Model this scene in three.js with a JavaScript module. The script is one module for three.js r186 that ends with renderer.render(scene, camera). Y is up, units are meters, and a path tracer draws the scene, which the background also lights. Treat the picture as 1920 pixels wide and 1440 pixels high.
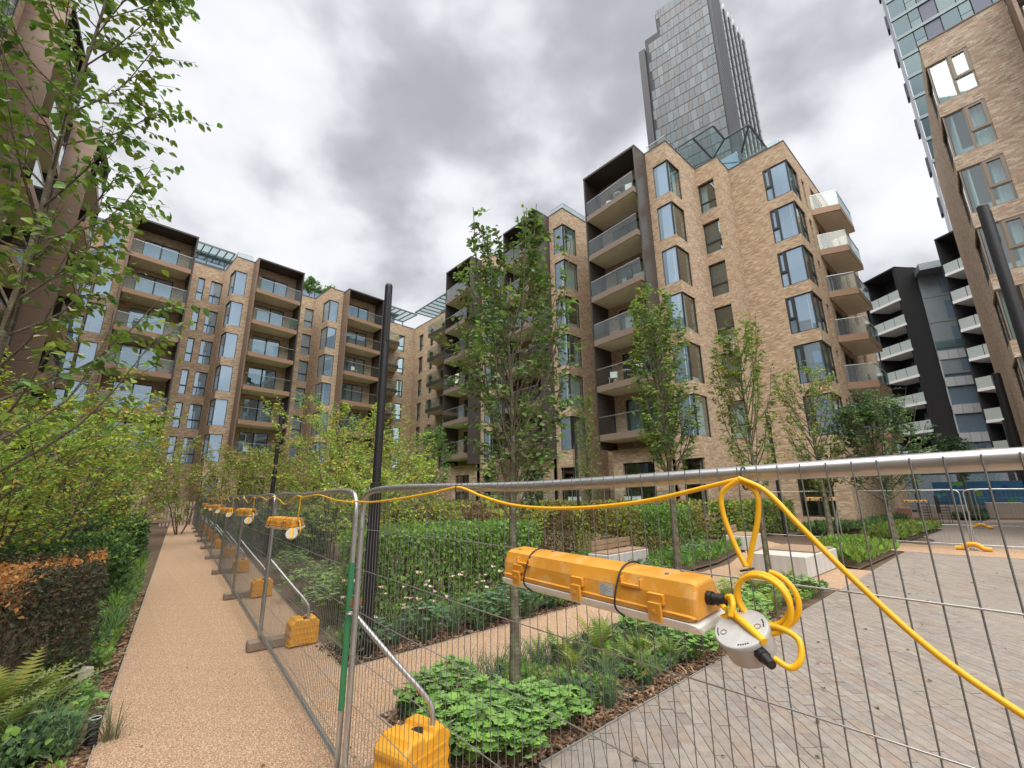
import * as THREE from 'three';
import { mergeGeometries } from 'three/addons/utils/BufferGeometryUtils.js';
import { RoundedBoxGeometry } from 'three/addons/geometries/RoundedBoxGeometry.js';

// ---------------------------------------------------------------- camera, sky, sun, exposure
const scene = new THREE.Scene();
const V = (x, y, z) => new THREE.Vector3(x, y, z);
const EYE = 1.9;
const camera = new THREE.PerspectiveCamera(2 * Math.atan(720 / 822) * 180 / Math.PI, 4 / 3, 0.05, 1200);
{
  const yaw = 41.4 * Math.PI / 180, pitch = Math.atan(210 / 822), roll = 0.0109;
  const fw = V(Math.sin(yaw) * Math.cos(pitch), Math.sin(pitch), -Math.cos(yaw) * Math.cos(pitch));
  const r0 = V(Math.cos(yaw), 0, Math.sin(yaw)), u0 = r0.clone().cross(fw);
  const r = r0.clone().multiplyScalar(Math.cos(roll)).addScaledVector(u0, -Math.sin(roll));
  const u = r0.clone().multiplyScalar(Math.sin(roll)).addScaledVector(u0, Math.cos(roll));
  camera.position.set(0, EYE, 0);
  camera.quaternion.setFromRotationMatrix(new THREE.Matrix4().makeBasis(r, u, fw.clone().negate()));
}
const renderer = new THREE.WebGLRenderer({ antialias: true });
renderer.setSize(1024, 768);
renderer.toneMapping = THREE.LinearToneMapping;
renderer.toneMappingExposure = 4.5;
renderer.shadowMap.enabled = true;

// noise
function mulberry(a) { return () => { a = (a + 0x6d2b79f5) | 0; let t = Math.imul(a ^ (a >>> 15), 1 | a); t = (t + Math.imul(t ^ (t >>> 7), 61 | t)) ^ t; return ((t ^ (t >>> 14)) >>> 0) / 4294967296; }; }
const hash = (x, y, z) => { let h = Math.imul((x | 0) + 0x3c6ef, 0x85ebca6b); h ^= h >>> 15; h = Math.imul(h + Math.imul((y | 0) + 0x1b873, 0xc2b2ae35), 0x27d4eb2f); h ^= h >>> 13; h = Math.imul(h + Math.imul((z | 0) + 0x5bd1, 0x165667b1), 0x85ebca6b); h ^= h >>> 16; h = Math.imul(h, 0x9e3779b1); return ((h ^ (h >>> 15)) >>> 0) / 4294967296; };
const sm = (t) => t * t * (3 - 2 * t), lerp = (a, b, t) => a + (b - a) * t, clamp = (x, a = 0, b = 1) => Math.min(b, Math.max(a, x));
function vnoise(x, y, s = 0, px = 0, py = 0) {  // value noise, tiling with px, py
  const xi = Math.floor(x), yi = Math.floor(y), fx = sm(x - xi), fy = sm(y - yi);
  const w = (v, p) => (p ? ((v % p) + p) % p : v);
  return lerp(lerp(hash(w(xi, px), w(yi, py), s), hash(w(xi + 1, px), w(yi, py), s), fx), lerp(hash(w(xi, px), w(yi + 1, py), s), hash(w(xi + 1, px), w(yi + 1, py), s), fx), fy);
}
function fbm(x, y, o = 5, s = 0, p = 0) { let v = 0, a = 0.5, n = 0; for (let k = 0; k < o; k++) { v += a * vnoise(x, y, s + k, p, p); n += a; x *= 2; y *= 2; p *= 2; a *= 0.5; } return v / n; }

function vnoise3(x, y, z, s) {
  const xi = Math.floor(x), yi = Math.floor(y), zi = Math.floor(z), fx = sm(x - xi), fy = sm(y - yi), fz = sm(z - zi), h = (a, b, c) => hash(xi + a, yi + b, (zi + c) * 131 + s);
  return lerp(lerp(lerp(h(0, 0, 0), h(1, 0, 0), fx), lerp(h(0, 1, 0), h(1, 1, 0), fx), fy), lerp(lerp(h(0, 0, 1), h(1, 0, 1), fx), lerp(h(0, 1, 1), h(1, 1, 1), fx), fy), fz);
}
function fbm3(x, y, z, o, s) { let v = 0, a = 0.5, n = 0; for (let k = 0; k < o; k++) { v += a * vnoise3(x, y, z, s + k * 7); n += a; x *= 2.03; y *= 2.03; z *= 2.03; a *= 0.5; } return v / n; }
{ // overcast sky: broken grey layers over a white base, as far as the eye can see
  const SKY = 1 / 4.5, w = 2048, h = 1024, data = new Float32Array(w * h * 4);
  // cloud masses and gaps read off the photograph: [azimuth from -z to +x, tangent of elevation, size in radians, density]
  const masses = [[37, 1.05, 0.14, 0.14], [52, 1.15, 0.13, 0.14], [19, 0.62, 0.12, 0.2], [17, 1.1, 0.17, 0.16], [31, 0.5, 0.11, 0.18], [44, 0.62, 0.13, 0.16], [83, 0.75, 0.14, 0.16], [62, 1.3, 0.15, 0.14],
    [8, 1.0, 0.12, -0.24], [31, 0.72, 0.11, -0.3], [44, 1.0, 0.07, -0.16], [39, 0.36, 0.1, -0.2], [84, 0.55, 0.13, -0.26], [10, 0.62, 0.1, -0.22], [25, 0.85, 0.07, -0.12], [70, 0.8, 0.12, -0.1]].map(([a, t, s, d]) => {
    const az = a * Math.PI / 180, l = Math.hypot(1, t); return [Math.sin(az) / l, t / l, -Math.cos(az) / l, s, d]; });
  for (let j = 0; j < h; j++) for (let i = 0; i < w; i++) {
    const lat = ((j + 0.5) / h - 0.5) * Math.PI, lon = ((i + 0.5) / w - 0.5) * 2 * Math.PI;
    const y = Math.sin(lat), x = Math.cos(lat) * Math.cos(lon), z = Math.cos(lat) * Math.sin(lon);
    const k = (j * w + i) * 4, e = 1.0 / (Math.max(y, 0) + 0.42), X = x * e * 1.9, Z = z * e * 1.9, Y = y * 2.2;
    if (y < -0.1) { data[k] = 0.3 * SKY; data[k + 1] = 0.29 * SKY; data[k + 2] = 0.27 * SKY; data[k + 3] = 1; continue; }
    const wx = fbm3(X * 1.3 + 7, Y, Z * 1.3, 4, 31) - 0.5, wz = fbm3(X * 1.3, Y + 9, Z * 1.3, 4, 57) - 0.5;
    const a0 = x * 2.6 / (0.55 + 0.45 * Math.max(y, 0)), b0 = y * 4.2, c0 = z * 2.6 / (0.55 + 0.45 * Math.max(y, 0));
    const bil = 1 - Math.abs(2 * fbm3(a0 * 1.5 + 11, b0 * 1.5, c0 * 1.5 + wz * 0.5, 5, 83) - 1) * 2.2;
    let n = 0.36 * fbm3(a0 + wx * 0.6 + 3, b0, c0 + wz * 0.6, 4, 3) + 0.46 * fbm3(a0 * 2.3 + wx * 0.7, b0 * 2.2, c0 * 2.3 + wz * 0.7 + 4, 6, 12) + 0.18 * bil * 0.62;
    for (const [mx, my, mz, s, d] of masses) { const dx = x + wx * 0.16 - mx, dy = y - wz * 0.14 - my, dz = z + wz * 0.16 - mz; n += 0.62 * d * Math.exp(-(dx * dx + dy * dy + dz * dz) / (s * s)); }
    const dens = 1 / (1 + Math.exp(-(n - 0.50) * 15));                              // 0 thin and white, 1 thick and grey
    const g = SKY * lerp(1.03, 0.47, dens);
    const tint = dens;
    let c = [g * lerp(0.975, 0.935, tint), g * lerp(0.99, 0.98, tint), g * lerp(1.03, 1.06, tint)];
    if (y < 0) { const f = clamp(-y * 6); c = c.map((q, m) => lerp(q, [0.30 * SKY, 0.29 * SKY, 0.27 * SKY][m], f)); }
    data[k] = c[0]; data[k + 1] = c[1]; data[k + 2] = c[2]; data[k + 3] = 1;
  }
  const sky = new THREE.DataTexture(data, w, h, THREE.RGBAFormat, THREE.FloatType);
  sky.mapping = THREE.EquirectangularReflectionMapping; sky.magFilter = sky.minFilter = THREE.LinearFilter; sky.colorSpace = THREE.LinearSRGBColorSpace; sky.needsUpdate = true;
  scene.background = sky; scene.environment = sky;
}
const sun = new THREE.DirectionalLight(new THREE.Color(1, 0.955, 0.88), 1.5);
sun.position.set(-9, 74, 12); sun.target.position.set(10, 0, -14); scene.add(sun, sun.target);
sun.castShadow = true; sun.shadow.radius = 165; sun.shadow.mapSize.set(4096, 4096);
Object.assign(sun.shadow.camera, { left: -70, right: 90, top: 70, bottom: -70, near: 1, far: 260 });

// ---------------------------------------------------------------- helpers
const taken = new Map();
function numbered(n) { const k = taken.get(n) || 0; taken.set(n, k + 1); return k ? n + '_' + String(k).padStart(3, '0') : n; }
function thing(name, label, category, pos = [0, 0, 0], turn = 0, group) {
  const o = new THREE.Group(); o.name = numbered(name); o.position.set(...pos); o.rotation.y = turn;
  o.userData = { label, category }; if (group) o.userData.group = group; scene.add(o); return o;
}
function tag(o, label, category, group, kind) { o.name = numbered(o.name); o.userData = { label, category }; if (group) o.userData.group = group; if (kind) o.userData.kind = kind; scene.add(o); return o; }
function mesh(name, geo, mat, parent) { const m = new THREE.Mesh(geo, mat); m.name = name; m.castShadow = m.receiveShadow = true; if (parent) parent.add(m); return m; }
function part(name, parent) { const g = new THREE.Group(); g.name = name; parent.add(g); return g; }
function struct(name, geo, mat) { const m = mesh(numbered(name), geo, mat, scene); m.userData = { kind: 'structure' }; return m; }
const geoCache = new Map();
function plain(g) { const q = g.index ? g.toNonIndexed() : g; for (const k of Object.keys(q.attributes)) if (!['position', 'normal', 'uv'].includes(k)) q.deleteAttribute(k); return q; }
const merge = (list) => mergeGeometries(list.map(plain), false);
function box(x0, x1, y0, y1, z0, z1) {   // a box with uv in metres on every face
  const key = [x0, x1, y0, y1, z0, z1].map((q) => q.toFixed(4)).join();
  if (geoCache.has(key)) return geoCache.get(key);
  const a = [x0, y0, z0], b = [x1, y1, z1], P = [], N = [], U = [];
  for (let ax = 0; ax < 3; ax++) for (const s of [-1, 1]) {
    const u = (ax + 1) % 3, v = (ax + 2) % 3, c = [];
    for (const [p, q] of [[0, 0], [1, 0], [1, 1], [0, 1]]) { const t = []; t[ax] = s > 0 ? b[ax] : a[ax]; t[u] = p ? b[u] : a[u]; t[v] = q ? b[v] : a[v]; c.push(t); }
    const o = s > 0 ? [0, 1, 2, 0, 2, 3] : [0, 2, 1, 0, 3, 2];
    for (const k of o) { const t = c[k]; P.push(...t); const n = [0, 0, 0]; n[ax] = s; N.push(...n); U.push(ax === 0 ? t[2] : t[0], ax === 1 ? t[2] : t[1]); }
  }
  const g = bufferGeo(P, N, U); geoCache.set(key, g); return g;
}
function bufferGeo(P, N, U) { const g = new THREE.BufferGeometry(); g.setAttribute('position', new THREE.Float32BufferAttribute(P, 3)); if (N) g.setAttribute('normal', new THREE.Float32BufferAttribute(N, 3)); if (U) g.setAttribute('uv', new THREE.Float32BufferAttribute(U, 2)); if (!N) g.computeVertexNormals(); return g; }
const bxc = (w, h, d, x, y, z) => box(x - w / 2, x + w / 2, y - h / 2, y + h / 2, z - d / 2, z + d / 2);
function limb(pts, r0, r1, seg = 6, steps = 0) {   // a tapered bent tube, closed at both ends
  const curve = pts.length > 2 ? new THREE.CatmullRomCurve3(pts) : new THREE.LineCurve3(pts[0], pts[1]);
  const n = steps || (pts.length > 2 ? pts.length * 3 : 1), P = [], N = [], U = [], rings = [];
  let prev = null, len = 0, last = null;
  for (let i = 0; i <= n; i++) {
    const t = i / n, p = curve.getPoint(t), d = curve.getTangent(t).normalize();
    let a = prev ? prev.clone().addScaledVector(d, -prev.dot(d)) : (Math.abs(d.y) < 0.9 ? V(0, 1, 0) : V(1, 0, 0)).cross(d); a.normalize(); prev = a;
    const b = d.clone().cross(a), r = typeof r0 === 'function' ? r0(t) : lerp(r0, r1, t), ring = []; if (last) len += last.distanceTo(p); last = p;
    for (let k = 0; k <= seg; k++) { const th = k / seg * 2 * Math.PI, nn = a.clone().multiplyScalar(Math.cos(th)).addScaledVector(b, Math.sin(th)); ring.push([p.clone().addScaledVector(nn, r), nn, k / seg, len]); }
    rings.push(ring);
  }
  const put = (v) => { P.push(v[0].x, v[0].y, v[0].z); N.push(v[1].x, v[1].y, v[1].z); U.push(v[2], v[3]); };
  for (let i = 0; i < n; i++) for (let k = 0; k < seg; k++) { const A = rings[i][k], B = rings[i][k + 1], C = rings[i + 1][k + 1], D = rings[i + 1][k]; [A, B, C, A, C, D].forEach(put); }
  for (const [ring, s] of [[rings[0], -1], [rings[n], 1]]) { const c = ring.slice(0, seg).reduce((q, v) => q.add(v[0]), V(0, 0, 0)).multiplyScalar(1 / seg), t = curve.getTangent(s < 0 ? 0 : 1).multiplyScalar(s);
    for (let k = 0; k < seg; k++) { const tri = s < 0 ? [ring[k + 1][0], ring[k][0], c] : [ring[k][0], ring[k + 1][0], c]; for (const v of tri) { P.push(v.x, v.y, v.z); N.push(t.x, t.y, t.z); U.push(0, 0); } } }
  return bufferGeo(P, N, U);
}
function flat(poly, y, scale = 1) {   // a level sheet from [x, z] points, uv in metres
  const s = new THREE.Shape(poly.map(([x, z]) => new THREE.Vector2(x, -z))), g = new THREE.ShapeGeometry(s); g.rotateX(-Math.PI / 2); g.translate(0, y, 0);
  const p = g.attributes.position, u = g.attributes.uv; for (let i = 0; i < p.count; i++) u.setXY(i, p.getX(i), p.getZ(i)); return g;
}
function prism(poly, y0, y1) {   // [x, z] polygon pulled up from y0 to y1
  const s = new THREE.Shape(poly.map(([x, z]) => new THREE.Vector2(x, -z))), g = new THREE.ExtrudeGeometry(s, { depth: y1 - y0, bevelEnabled: false, steps: 1 }); g.rotateX(-Math.PI / 2); g.translate(0, y0, 0); return g;
}

// ---------------------------------------------------------------- textures and materials
const toS = (c) => (c <= 0.0031308 ? 12.92 * c : 1.055 * Math.pow(c, 1 / 2.4) - 0.055);
function tex(w, h, fn, srgb = true) {
  const d = new Uint8Array(w * h * 4);
  for (let j = 0; j < h; j++) for (let i = 0; i < w; i++) { const c = fn(i / w, j / h, i, j), k = (j * w + i) * 4; for (let m = 0; m < 3; m++) { const q = clamp(Array.isArray(c) ? c[m] : c); d[k + m] = Math.round(255 * (srgb ? toS(q) : q)); } d[k + 3] = 255; }
  const t = new THREE.DataTexture(d, w, h, THREE.RGBAFormat); t.wrapS = t.wrapT = THREE.RepeatWrapping; t.magFilter = THREE.LinearFilter; t.minFilter = THREE.LinearMipmapLinearFilter; t.generateMipmaps = true;
  if (srgb) t.colorSpace = THREE.SRGBColorSpace; t.needsUpdate = true; return t;
}
const rep = (t, mx, my = mx) => { t.repeat.set(1 / mx, 1 / my); return t; };
const mixc = (a, b, t) => a.map((q, i) => lerp(q, b[i], t));
const std = (o) => { const c = o.color; const m = new THREE.MeshStandardMaterial({ roughness: 0.8, ...o, color: 0xffffff }); if (c) m.color.setRGB(...c); return m; };
const phy = (o) => { const c = o.color; const m = new THREE.MeshPhysicalMaterial({ roughness: 0.8, ...o, color: 0xffffff }); if (c) m.color.setRGB(...c); return m; };

// brick: 10 x 30 stretchers in a 2.25 m tile
function brickTone(r, k) { const a = hash(r, k, 5), b = hash(r, k, 9);
  const base = a < 0.34 ? [0.45, 0.285, 0.175] : a < 0.6 ? [0.53, 0.37, 0.24] : a < 0.78 ? [0.37, 0.215, 0.135] : a < 0.9 ? [0.60, 0.455, 0.315] : [0.25, 0.15, 0.10];
  return mixc(base, [0.44, 0.285, 0.18], 0.35).map((q) => q * (0.9 + 0.2 * b)); }
const brickAt = (u, v) => { const row = Math.floor(v * 30), fy = v * 30 - row, ux = u * 10 + (row % 2 ? 0.5 : 0), col = Math.floor(ux) % 10, fx = ux - Math.floor(ux);
  const wob = 0.012 * (vnoise(u * 60, v * 60, 4, 60, 60) - 0.5); const ex = Math.min(fx, 1 - fx) * 0.225 + wob, ey = Math.min(fy, 1 - fy) * 0.075 + wob; return { row, col, e: Math.min(ex, ey) }; };
function brickTex(shift) {
  const col = rep(tex(1024, 1024, (u, v) => { const { row, col, e } = brickAt(u, v), m = clamp((e - 0.0045) / 0.003), gr = 0.86 + 0.28 * vnoise(u * 230, v * 230, 2, 230, 230), blot = 0.96 + 0.08 * fbm(u * 6, v * 6, 3, 8, 6);
    return mixc([0.36, 0.30, 0.235], brickTone(row, col), m).map((q, i) => q * gr * blot * shift[i]); }), 2.25);
  return col;
}
const brickBump = rep(tex(1024, 1024, (u, v) => { const { e } = brickAt(u, v); return 0.75 * clamp((e - 0.002) / 0.005) + 0.25 * vnoise(u * 260, v * 260, 3, 260, 260); }, false), 2.25);
const M = {};
M.brick = std({ map: brickTex([0.98, 1.08, 1.13]), bumpMap: brickBump, bumpScale: 0.012, roughness: 0.92 });
M.brickPale = std({ map: brickTex([0.98, 1.14, 1.34]), bumpMap: brickBump, bumpScale: 0.012, roughness: 0.92 });
const metalGrain = rep(tex(256, 256, (u, v) => { const q = 0.9 + 0.2 * fbm(u * 5, v * 5, 4, 21, 5); return [q, q, q]; }), 3.1);
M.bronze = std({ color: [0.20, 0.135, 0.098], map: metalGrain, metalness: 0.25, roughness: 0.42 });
M.bronzeGrey = std({ color: [0.085, 0.072, 0.064], map: metalGrain, metalness: 0.3, roughness: 0.45 });
M.fasciaGrey = std({ color: [0.215, 0.165, 0.13], map: metalGrain, metalness: 0.15, roughness: 0.5 });
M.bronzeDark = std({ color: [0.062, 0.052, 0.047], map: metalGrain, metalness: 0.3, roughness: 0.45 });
M.fascia = std({ color: [0.29, 0.18, 0.115], map: metalGrain, metalness: 0.15, roughness: 0.5 });
M.soffit = std({ color: [0.74, 0.66, 0.53], map: metalGrain, roughness: 0.75 });
M.frame = std({ color: [0.028, 0.030, 0.033], metalness: 0.2, roughness: 0.5 });
M.frameBrown = std({ color: [0.20, 0.165, 0.13], metalness: 0.2, roughness: 0.5 });
M.coping = std({ color: [0.10, 0.085, 0.075], metalness: 0.3, roughness: 0.5 });
M.glass = phy({ color: [0.84, 0.95, 0.97], transmission: 1, thickness: 0, ior: 2.05, roughness: 0.015 });
M.glassSky = phy({ color: [0.54, 0.73, 0.88], transmission: 1, thickness: 0, ior: 2.33, roughness: 0.012, metalness: 0.48 });
M.balGlass = phy({ color: [0.86, 0.93, 0.92], transmission: 1, thickness: 0, ior: 1.62, roughness: 0.03 });
M.curtain = phy({ color: [0.72, 0.76, 0.70], transmission: 0.35, thickness: 0, roughness: 0.95 });
M.curtainGrey = phy({ color: [0.66, 0.70, 0.72], transmission: 0.3, thickness: 0, roughness: 0.95 });
M.blind = std({ color: [0.075, 0.07, 0.066], roughness: 0.85 });
M.interior = std({ color: [0.58, 0.55, 0.50], roughness: 0.9 });
M.roofing = std({ color: [0.16, 0.16, 0.155], roughness: 0.95 });
M.steel = std({ color: [0.62, 0.64, 0.66], metalness: 0.85, roughness: 0.35 });
M.greySteel = std({ color: [0.13, 0.15, 0.165], metalness: 0.4, roughness: 0.45 });

// ---------------------------------------------------------------- the apartment blocks
const TOP = 24.25, FLOOR = (k) => 5.1 + 3.1 * k;
// A wall in its own plane: a runs along it, y up, the outside faces +z; openings are left as real holes.
function wallGeo(a0, a1, y0, y1, holes, th) {
  const cut = (lo, hi, vals) => [...new Set([lo, hi, ...vals.filter((q) => q > lo + 1e-6 && q < hi - 1e-6)].map((q) => +q.toFixed(5)))].sort((p, q) => p - q);
  const A = cut(a0, a1, holes.flatMap((h) => [h[0], h[1]])), Y = cut(y0, y1, holes.flatMap((h) => [h[2], h[3]]));
  const open = (i, j) => { if (i < 0 || j < 0 || i >= A.length - 1 || j >= Y.length - 1) return true; const a = (A[i] + A[i + 1]) / 2, y = (Y[j] + Y[j + 1]) / 2; return holes.some((h) => a > h[0] && a < h[1] && y > h[2] && y < h[3]); };
  const P = [], N = [], U = [];
  const quad = (p, n, uv) => { for (const k of [0, 1, 2, 0, 2, 3]) { P.push(...p[k]); N.push(...n); U.push(...uv[k]); } };
  for (let i = 0; i < A.length - 1; i++) for (let j = 0; j < Y.length - 1; j++) {
    if (open(i, j)) continue;
    const l = A[i], r = A[i + 1], b = Y[j], t = Y[j + 1];
    quad([[l, b, 0], [r, b, 0], [r, t, 0], [l, t, 0]], [0, 0, 1], [[l, b], [r, b], [r, t], [l, t]]);
    quad([[r, b, -th], [l, b, -th], [l, t, -th], [r, t, -th]], [0, 0, -1], [[r, b], [l, b], [l, t], [r, t]]);
    if (open(i - 1, j)) quad([[l, b, -th], [l, b, 0], [l, t, 0], [l, t, -th]], [-1, 0, 0], [[0, b], [th, b], [th, t], [0, t]]);
    if (open(i + 1, j)) quad([[r, b, 0], [r, b, -th], [r, t, -th], [r, t, 0]], [1, 0, 0], [[0, b], [th, b], [th, t], [0, t]]);
    if (open(i, j - 1)) quad([[l, b, -th], [r, b, -th], [r, b, 0], [l, b, 0]], [0, -1, 0], [[l, 0], [r, 0], [r, th], [l, th]]);
    if (open(i, j + 1)) quad([[l, t, 0], [r, t, 0], [r, t, -th], [l, t, -th]], [0, 1, 0], [[l, 0], [r, 0], [r, th], [l, th]]);
  }
  return bufferGeo(P, N, U);
}
// face 'z': a = x, outside +z at z = at; 'px' / 'nx': the wall runs along z, outside +x / -x at x = at; holes and range are given in x or z
function faceTurn(face) { return face === 'z' ? 0 : face === 'px' ? Math.PI / 2 : -Math.PI / 2; }
function wall(parent, mat, face, at, r0, r1, y0, y1, holes = [], th = 0.32, name = 'brick_wall') {
  let lo = Math.min(r0, r1), hi = Math.max(r0, r1), hs = holes.map((h) => [Math.min(h[0], h[1]), Math.max(h[0], h[1]), h[2], h[3]]);
  if (face === 'px') { [lo, hi] = [-hi, -lo]; hs = hs.map((h) => [-h[1], -h[0], h[2], h[3]]); }
  const g = wallGeo(lo, hi, y0, y1, hs, th); g.rotateY(faceTurn(face));
  g.translate(face === 'z' ? 0 : at, 0, face === 'z' ? at : 0);
  return mesh(name, g, mat, parent);
}
let rw = mulberry(77);
function curtainGeo(x0, x1, y0, y1, z, amp = 0.035, pitch = 0.17) {
  const n = Math.max(6, Math.round((x1 - x0) / pitch * 6)), P = [];
  const f = (i) => { const x = lerp(x0, x1, i / n); return [x, z + amp * Math.sin(i / 6 * 2 * Math.PI + 0.6 * Math.sin(i * 0.31))]; };
  for (let i = 0; i < n; i++) { const [xa, za] = f(i), [xb, zb] = f(i + 1); P.push(xa, y0, za, xb, y0, zb, xb, y1, zb, xa, y0, za, xb, y1, zb, xa, y1, za); }
  return bufferGeo(P);
}
// A window: frame, its panes, sometimes curtains; lights = rectangles in 0..1 of the opening; opened = index of a casement with a heavy frame
function windowUnit(parent, face, at, r0, r1, y0, y1, lights, o = {}) {
  const w = Math.abs(r1 - r0), h = y1 - y0, g = part(o.name || 'window', parent), c = (r0 + r1) / 2;
  g.rotation.y = faceTurn(face); g.position.set(face === 'z' ? c : at, y0, face === 'z' ? at : c);
  const flip = o.flip ? -1 : 1, b = o.bar || 0.055, dep = 0.09, bars = [], px = (u) => flip * (u - 0.5) * w;
  const fm = o.frame || M.frame;
  const cm = o.curtain;
  const add = (x0, x1, ya, yb, z0 = -dep, z1 = 0) => bars.push(box(Math.min(x0, x1), Math.max(x0, x1), ya, yb, z0, z1));
  for (const [u0, u1, v0, v1, heavy] of lights) {
    const xa = px(u0), xb = px(u1), lo = Math.min(xa, xb), hi = Math.max(xa, xb), ya = v0 * h, yb = v1 * h, k = heavy ? 0.13 : b * (o.thin ? 0.55 : 1);
    add(lo + 0.002, hi - 0.002, ya + 0.002, ya + k, -dep, heavy ? 0.03 : 0); add(lo + 0.002, hi - 0.002, yb - k, yb - 0.002, -dep, heavy ? 0.03 : 0);
    add(lo + 0.002, lo + k, ya + k, yb - k, -dep, heavy ? 0.03 : 0); add(hi - k, hi - 0.002, ya + k, yb - k, -dep, heavy ? 0.03 : 0);
    const tilt = (rw() - 0.5) * 0.014, pg = mesh('pane', box(-(hi - lo) / 2 + k, (hi - lo) / 2 - k, -(yb - ya) / 2 + k, (yb - ya) / 2 - k, -0.003, 0.003), o.glass || M.glass, g);
    pg.position.set((lo + hi) / 2, (ya + yb) / 2, -0.045); pg.rotation.y = tilt; pg.rotation.x = (rw() - 0.5) * 0.01;
  }
  mesh('frame', merge(bars), fm, g);
  if (o.blind) mesh('blind', box(-w / 2 + 0.05, w / 2 - 0.05, 0.05, h - 0.05, -0.16, -0.14), M.blind, g);
  else if (cm === undefined || cm) {
    const r = rw(), z = -0.30;
    const mat = rw() < 0.6 ? M.curtain : M.curtainGrey;
    if (cm === 'full' || (cm === undefined && r < 0.3)) mesh('curtain', curtainGeo(-w / 2 + 0.03, w / 2 - 0.03, 0.02, h - 0.01, z), mat, g);
    else if (cm === 'half' || r < 0.8) { const s = rw() < 0.5 ? -1 : 1, e = w * (0.2 + 0.25 * rw()); mesh('curtain', s < 0 ? curtainGeo(-w / 2 + 0.03, -w / 2 + 0.03 + e, 0.02, h - 0.01, z) : curtainGeo(w / 2 - 0.03 - e, w / 2 - 0.03, 0.02, h - 0.01, z), mat, g); }
  }
  return g;
}
const ONE = [[0, 1, 0, 1]], TWO_ROWS = [[0, 1, 0.36, 1], [0, 1, 0, 0.36]], DOOR = [[0, 0.5, 0, 1], [0.5, 1, 0, 1]];
const CASEMENT = [[0, 0.3, 0.4, 1, 1], [0, 0.3, 0, 0.4], [0.3, 1, 0, 1]];
function cladding(parent, x0, x1, z0, z1, y0, y1, mat, pitch = 1.55) {   // metal sheets with open joints
  const n = Math.max(1, Math.round((y1 - y0) / pitch)), s = (y1 - y0) / n, q = (v) => [Math.min(...v), Math.max(...v)]; const [xa, xb] = q([x0, x1]), [za, zb] = q([z0, z1]);
  const shared = box(xa, xb, 0, s - 0.014, za, zb);
  for (let i = 0; i < n; i++) { const p = mesh('cladding_panel', shared, mat, parent); p.position.y = y0 + i * s; }
}
// A balcony: slab on a four-cornered plan, soffit, glass along the free edges, rail
function balcony(parent, plan, edges, y, o = {}) {
  const g = part('balcony', parent), th = o.th || 0.4; g.position.y = y;
  mesh('slab', prism(plan, 0.012, th), o.slab || M.fascia, g);
  const cx = plan.reduce((s, p) => s + p[0], 0) / plan.length, cz = plan.reduce((s, p) => s + p[1], 0) / plan.length;
  mesh('soffit', prism(plan.map(([x, z]) => [cx + (x - cx) * 0.955, cz + (z - cz) * 0.945]), -0.018, 0.01), o.soffit || M.soffit, g);
  const rails = [];
  for (const [i, j, n] of edges) {
    const a = plan[i], b = plan[j], L = Math.hypot(b[0] - a[0], b[1] - a[1]), ang = Math.atan2(-(b[1] - a[1]), b[0] - a[0]), inx = 0.05;
    const mid = [(a[0] + b[0]) / 2, (a[1] + b[1]) / 2], toC = [cx - mid[0], cz - mid[1]], tl = Math.hypot(...toC), w = L / n;
    for (let k = 0; k < n; k++) {
      const t = (k + 0.5) / n, p = mesh('glass_panel', box(-w / 2 + 0.012, w / 2 - 0.012, th - 0.05, th + 1.08, -0.006, 0.006), o.glass || M.balGlass, g);
      p.position.set(lerp(a[0], b[0], t) + toC[0] / tl * inx, 0, lerp(a[1], b[1], t) + toC[1] / tl * inx); p.rotation.y = ang;
    }
    const rail = box(-L / 2 + 0.03, L / 2 - 0.03, th + 1.085, th + 1.115, -0.022, 0.022).clone(); rail.rotateY(ang); rail.translate(mid[0] + toC[0] / tl * inx, 0, mid[1] + toC[1] / tl * inx); rails.push(rail);
  }
  mesh('handrail', merge(rails), M.steel, g);
  return g;
}
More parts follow.
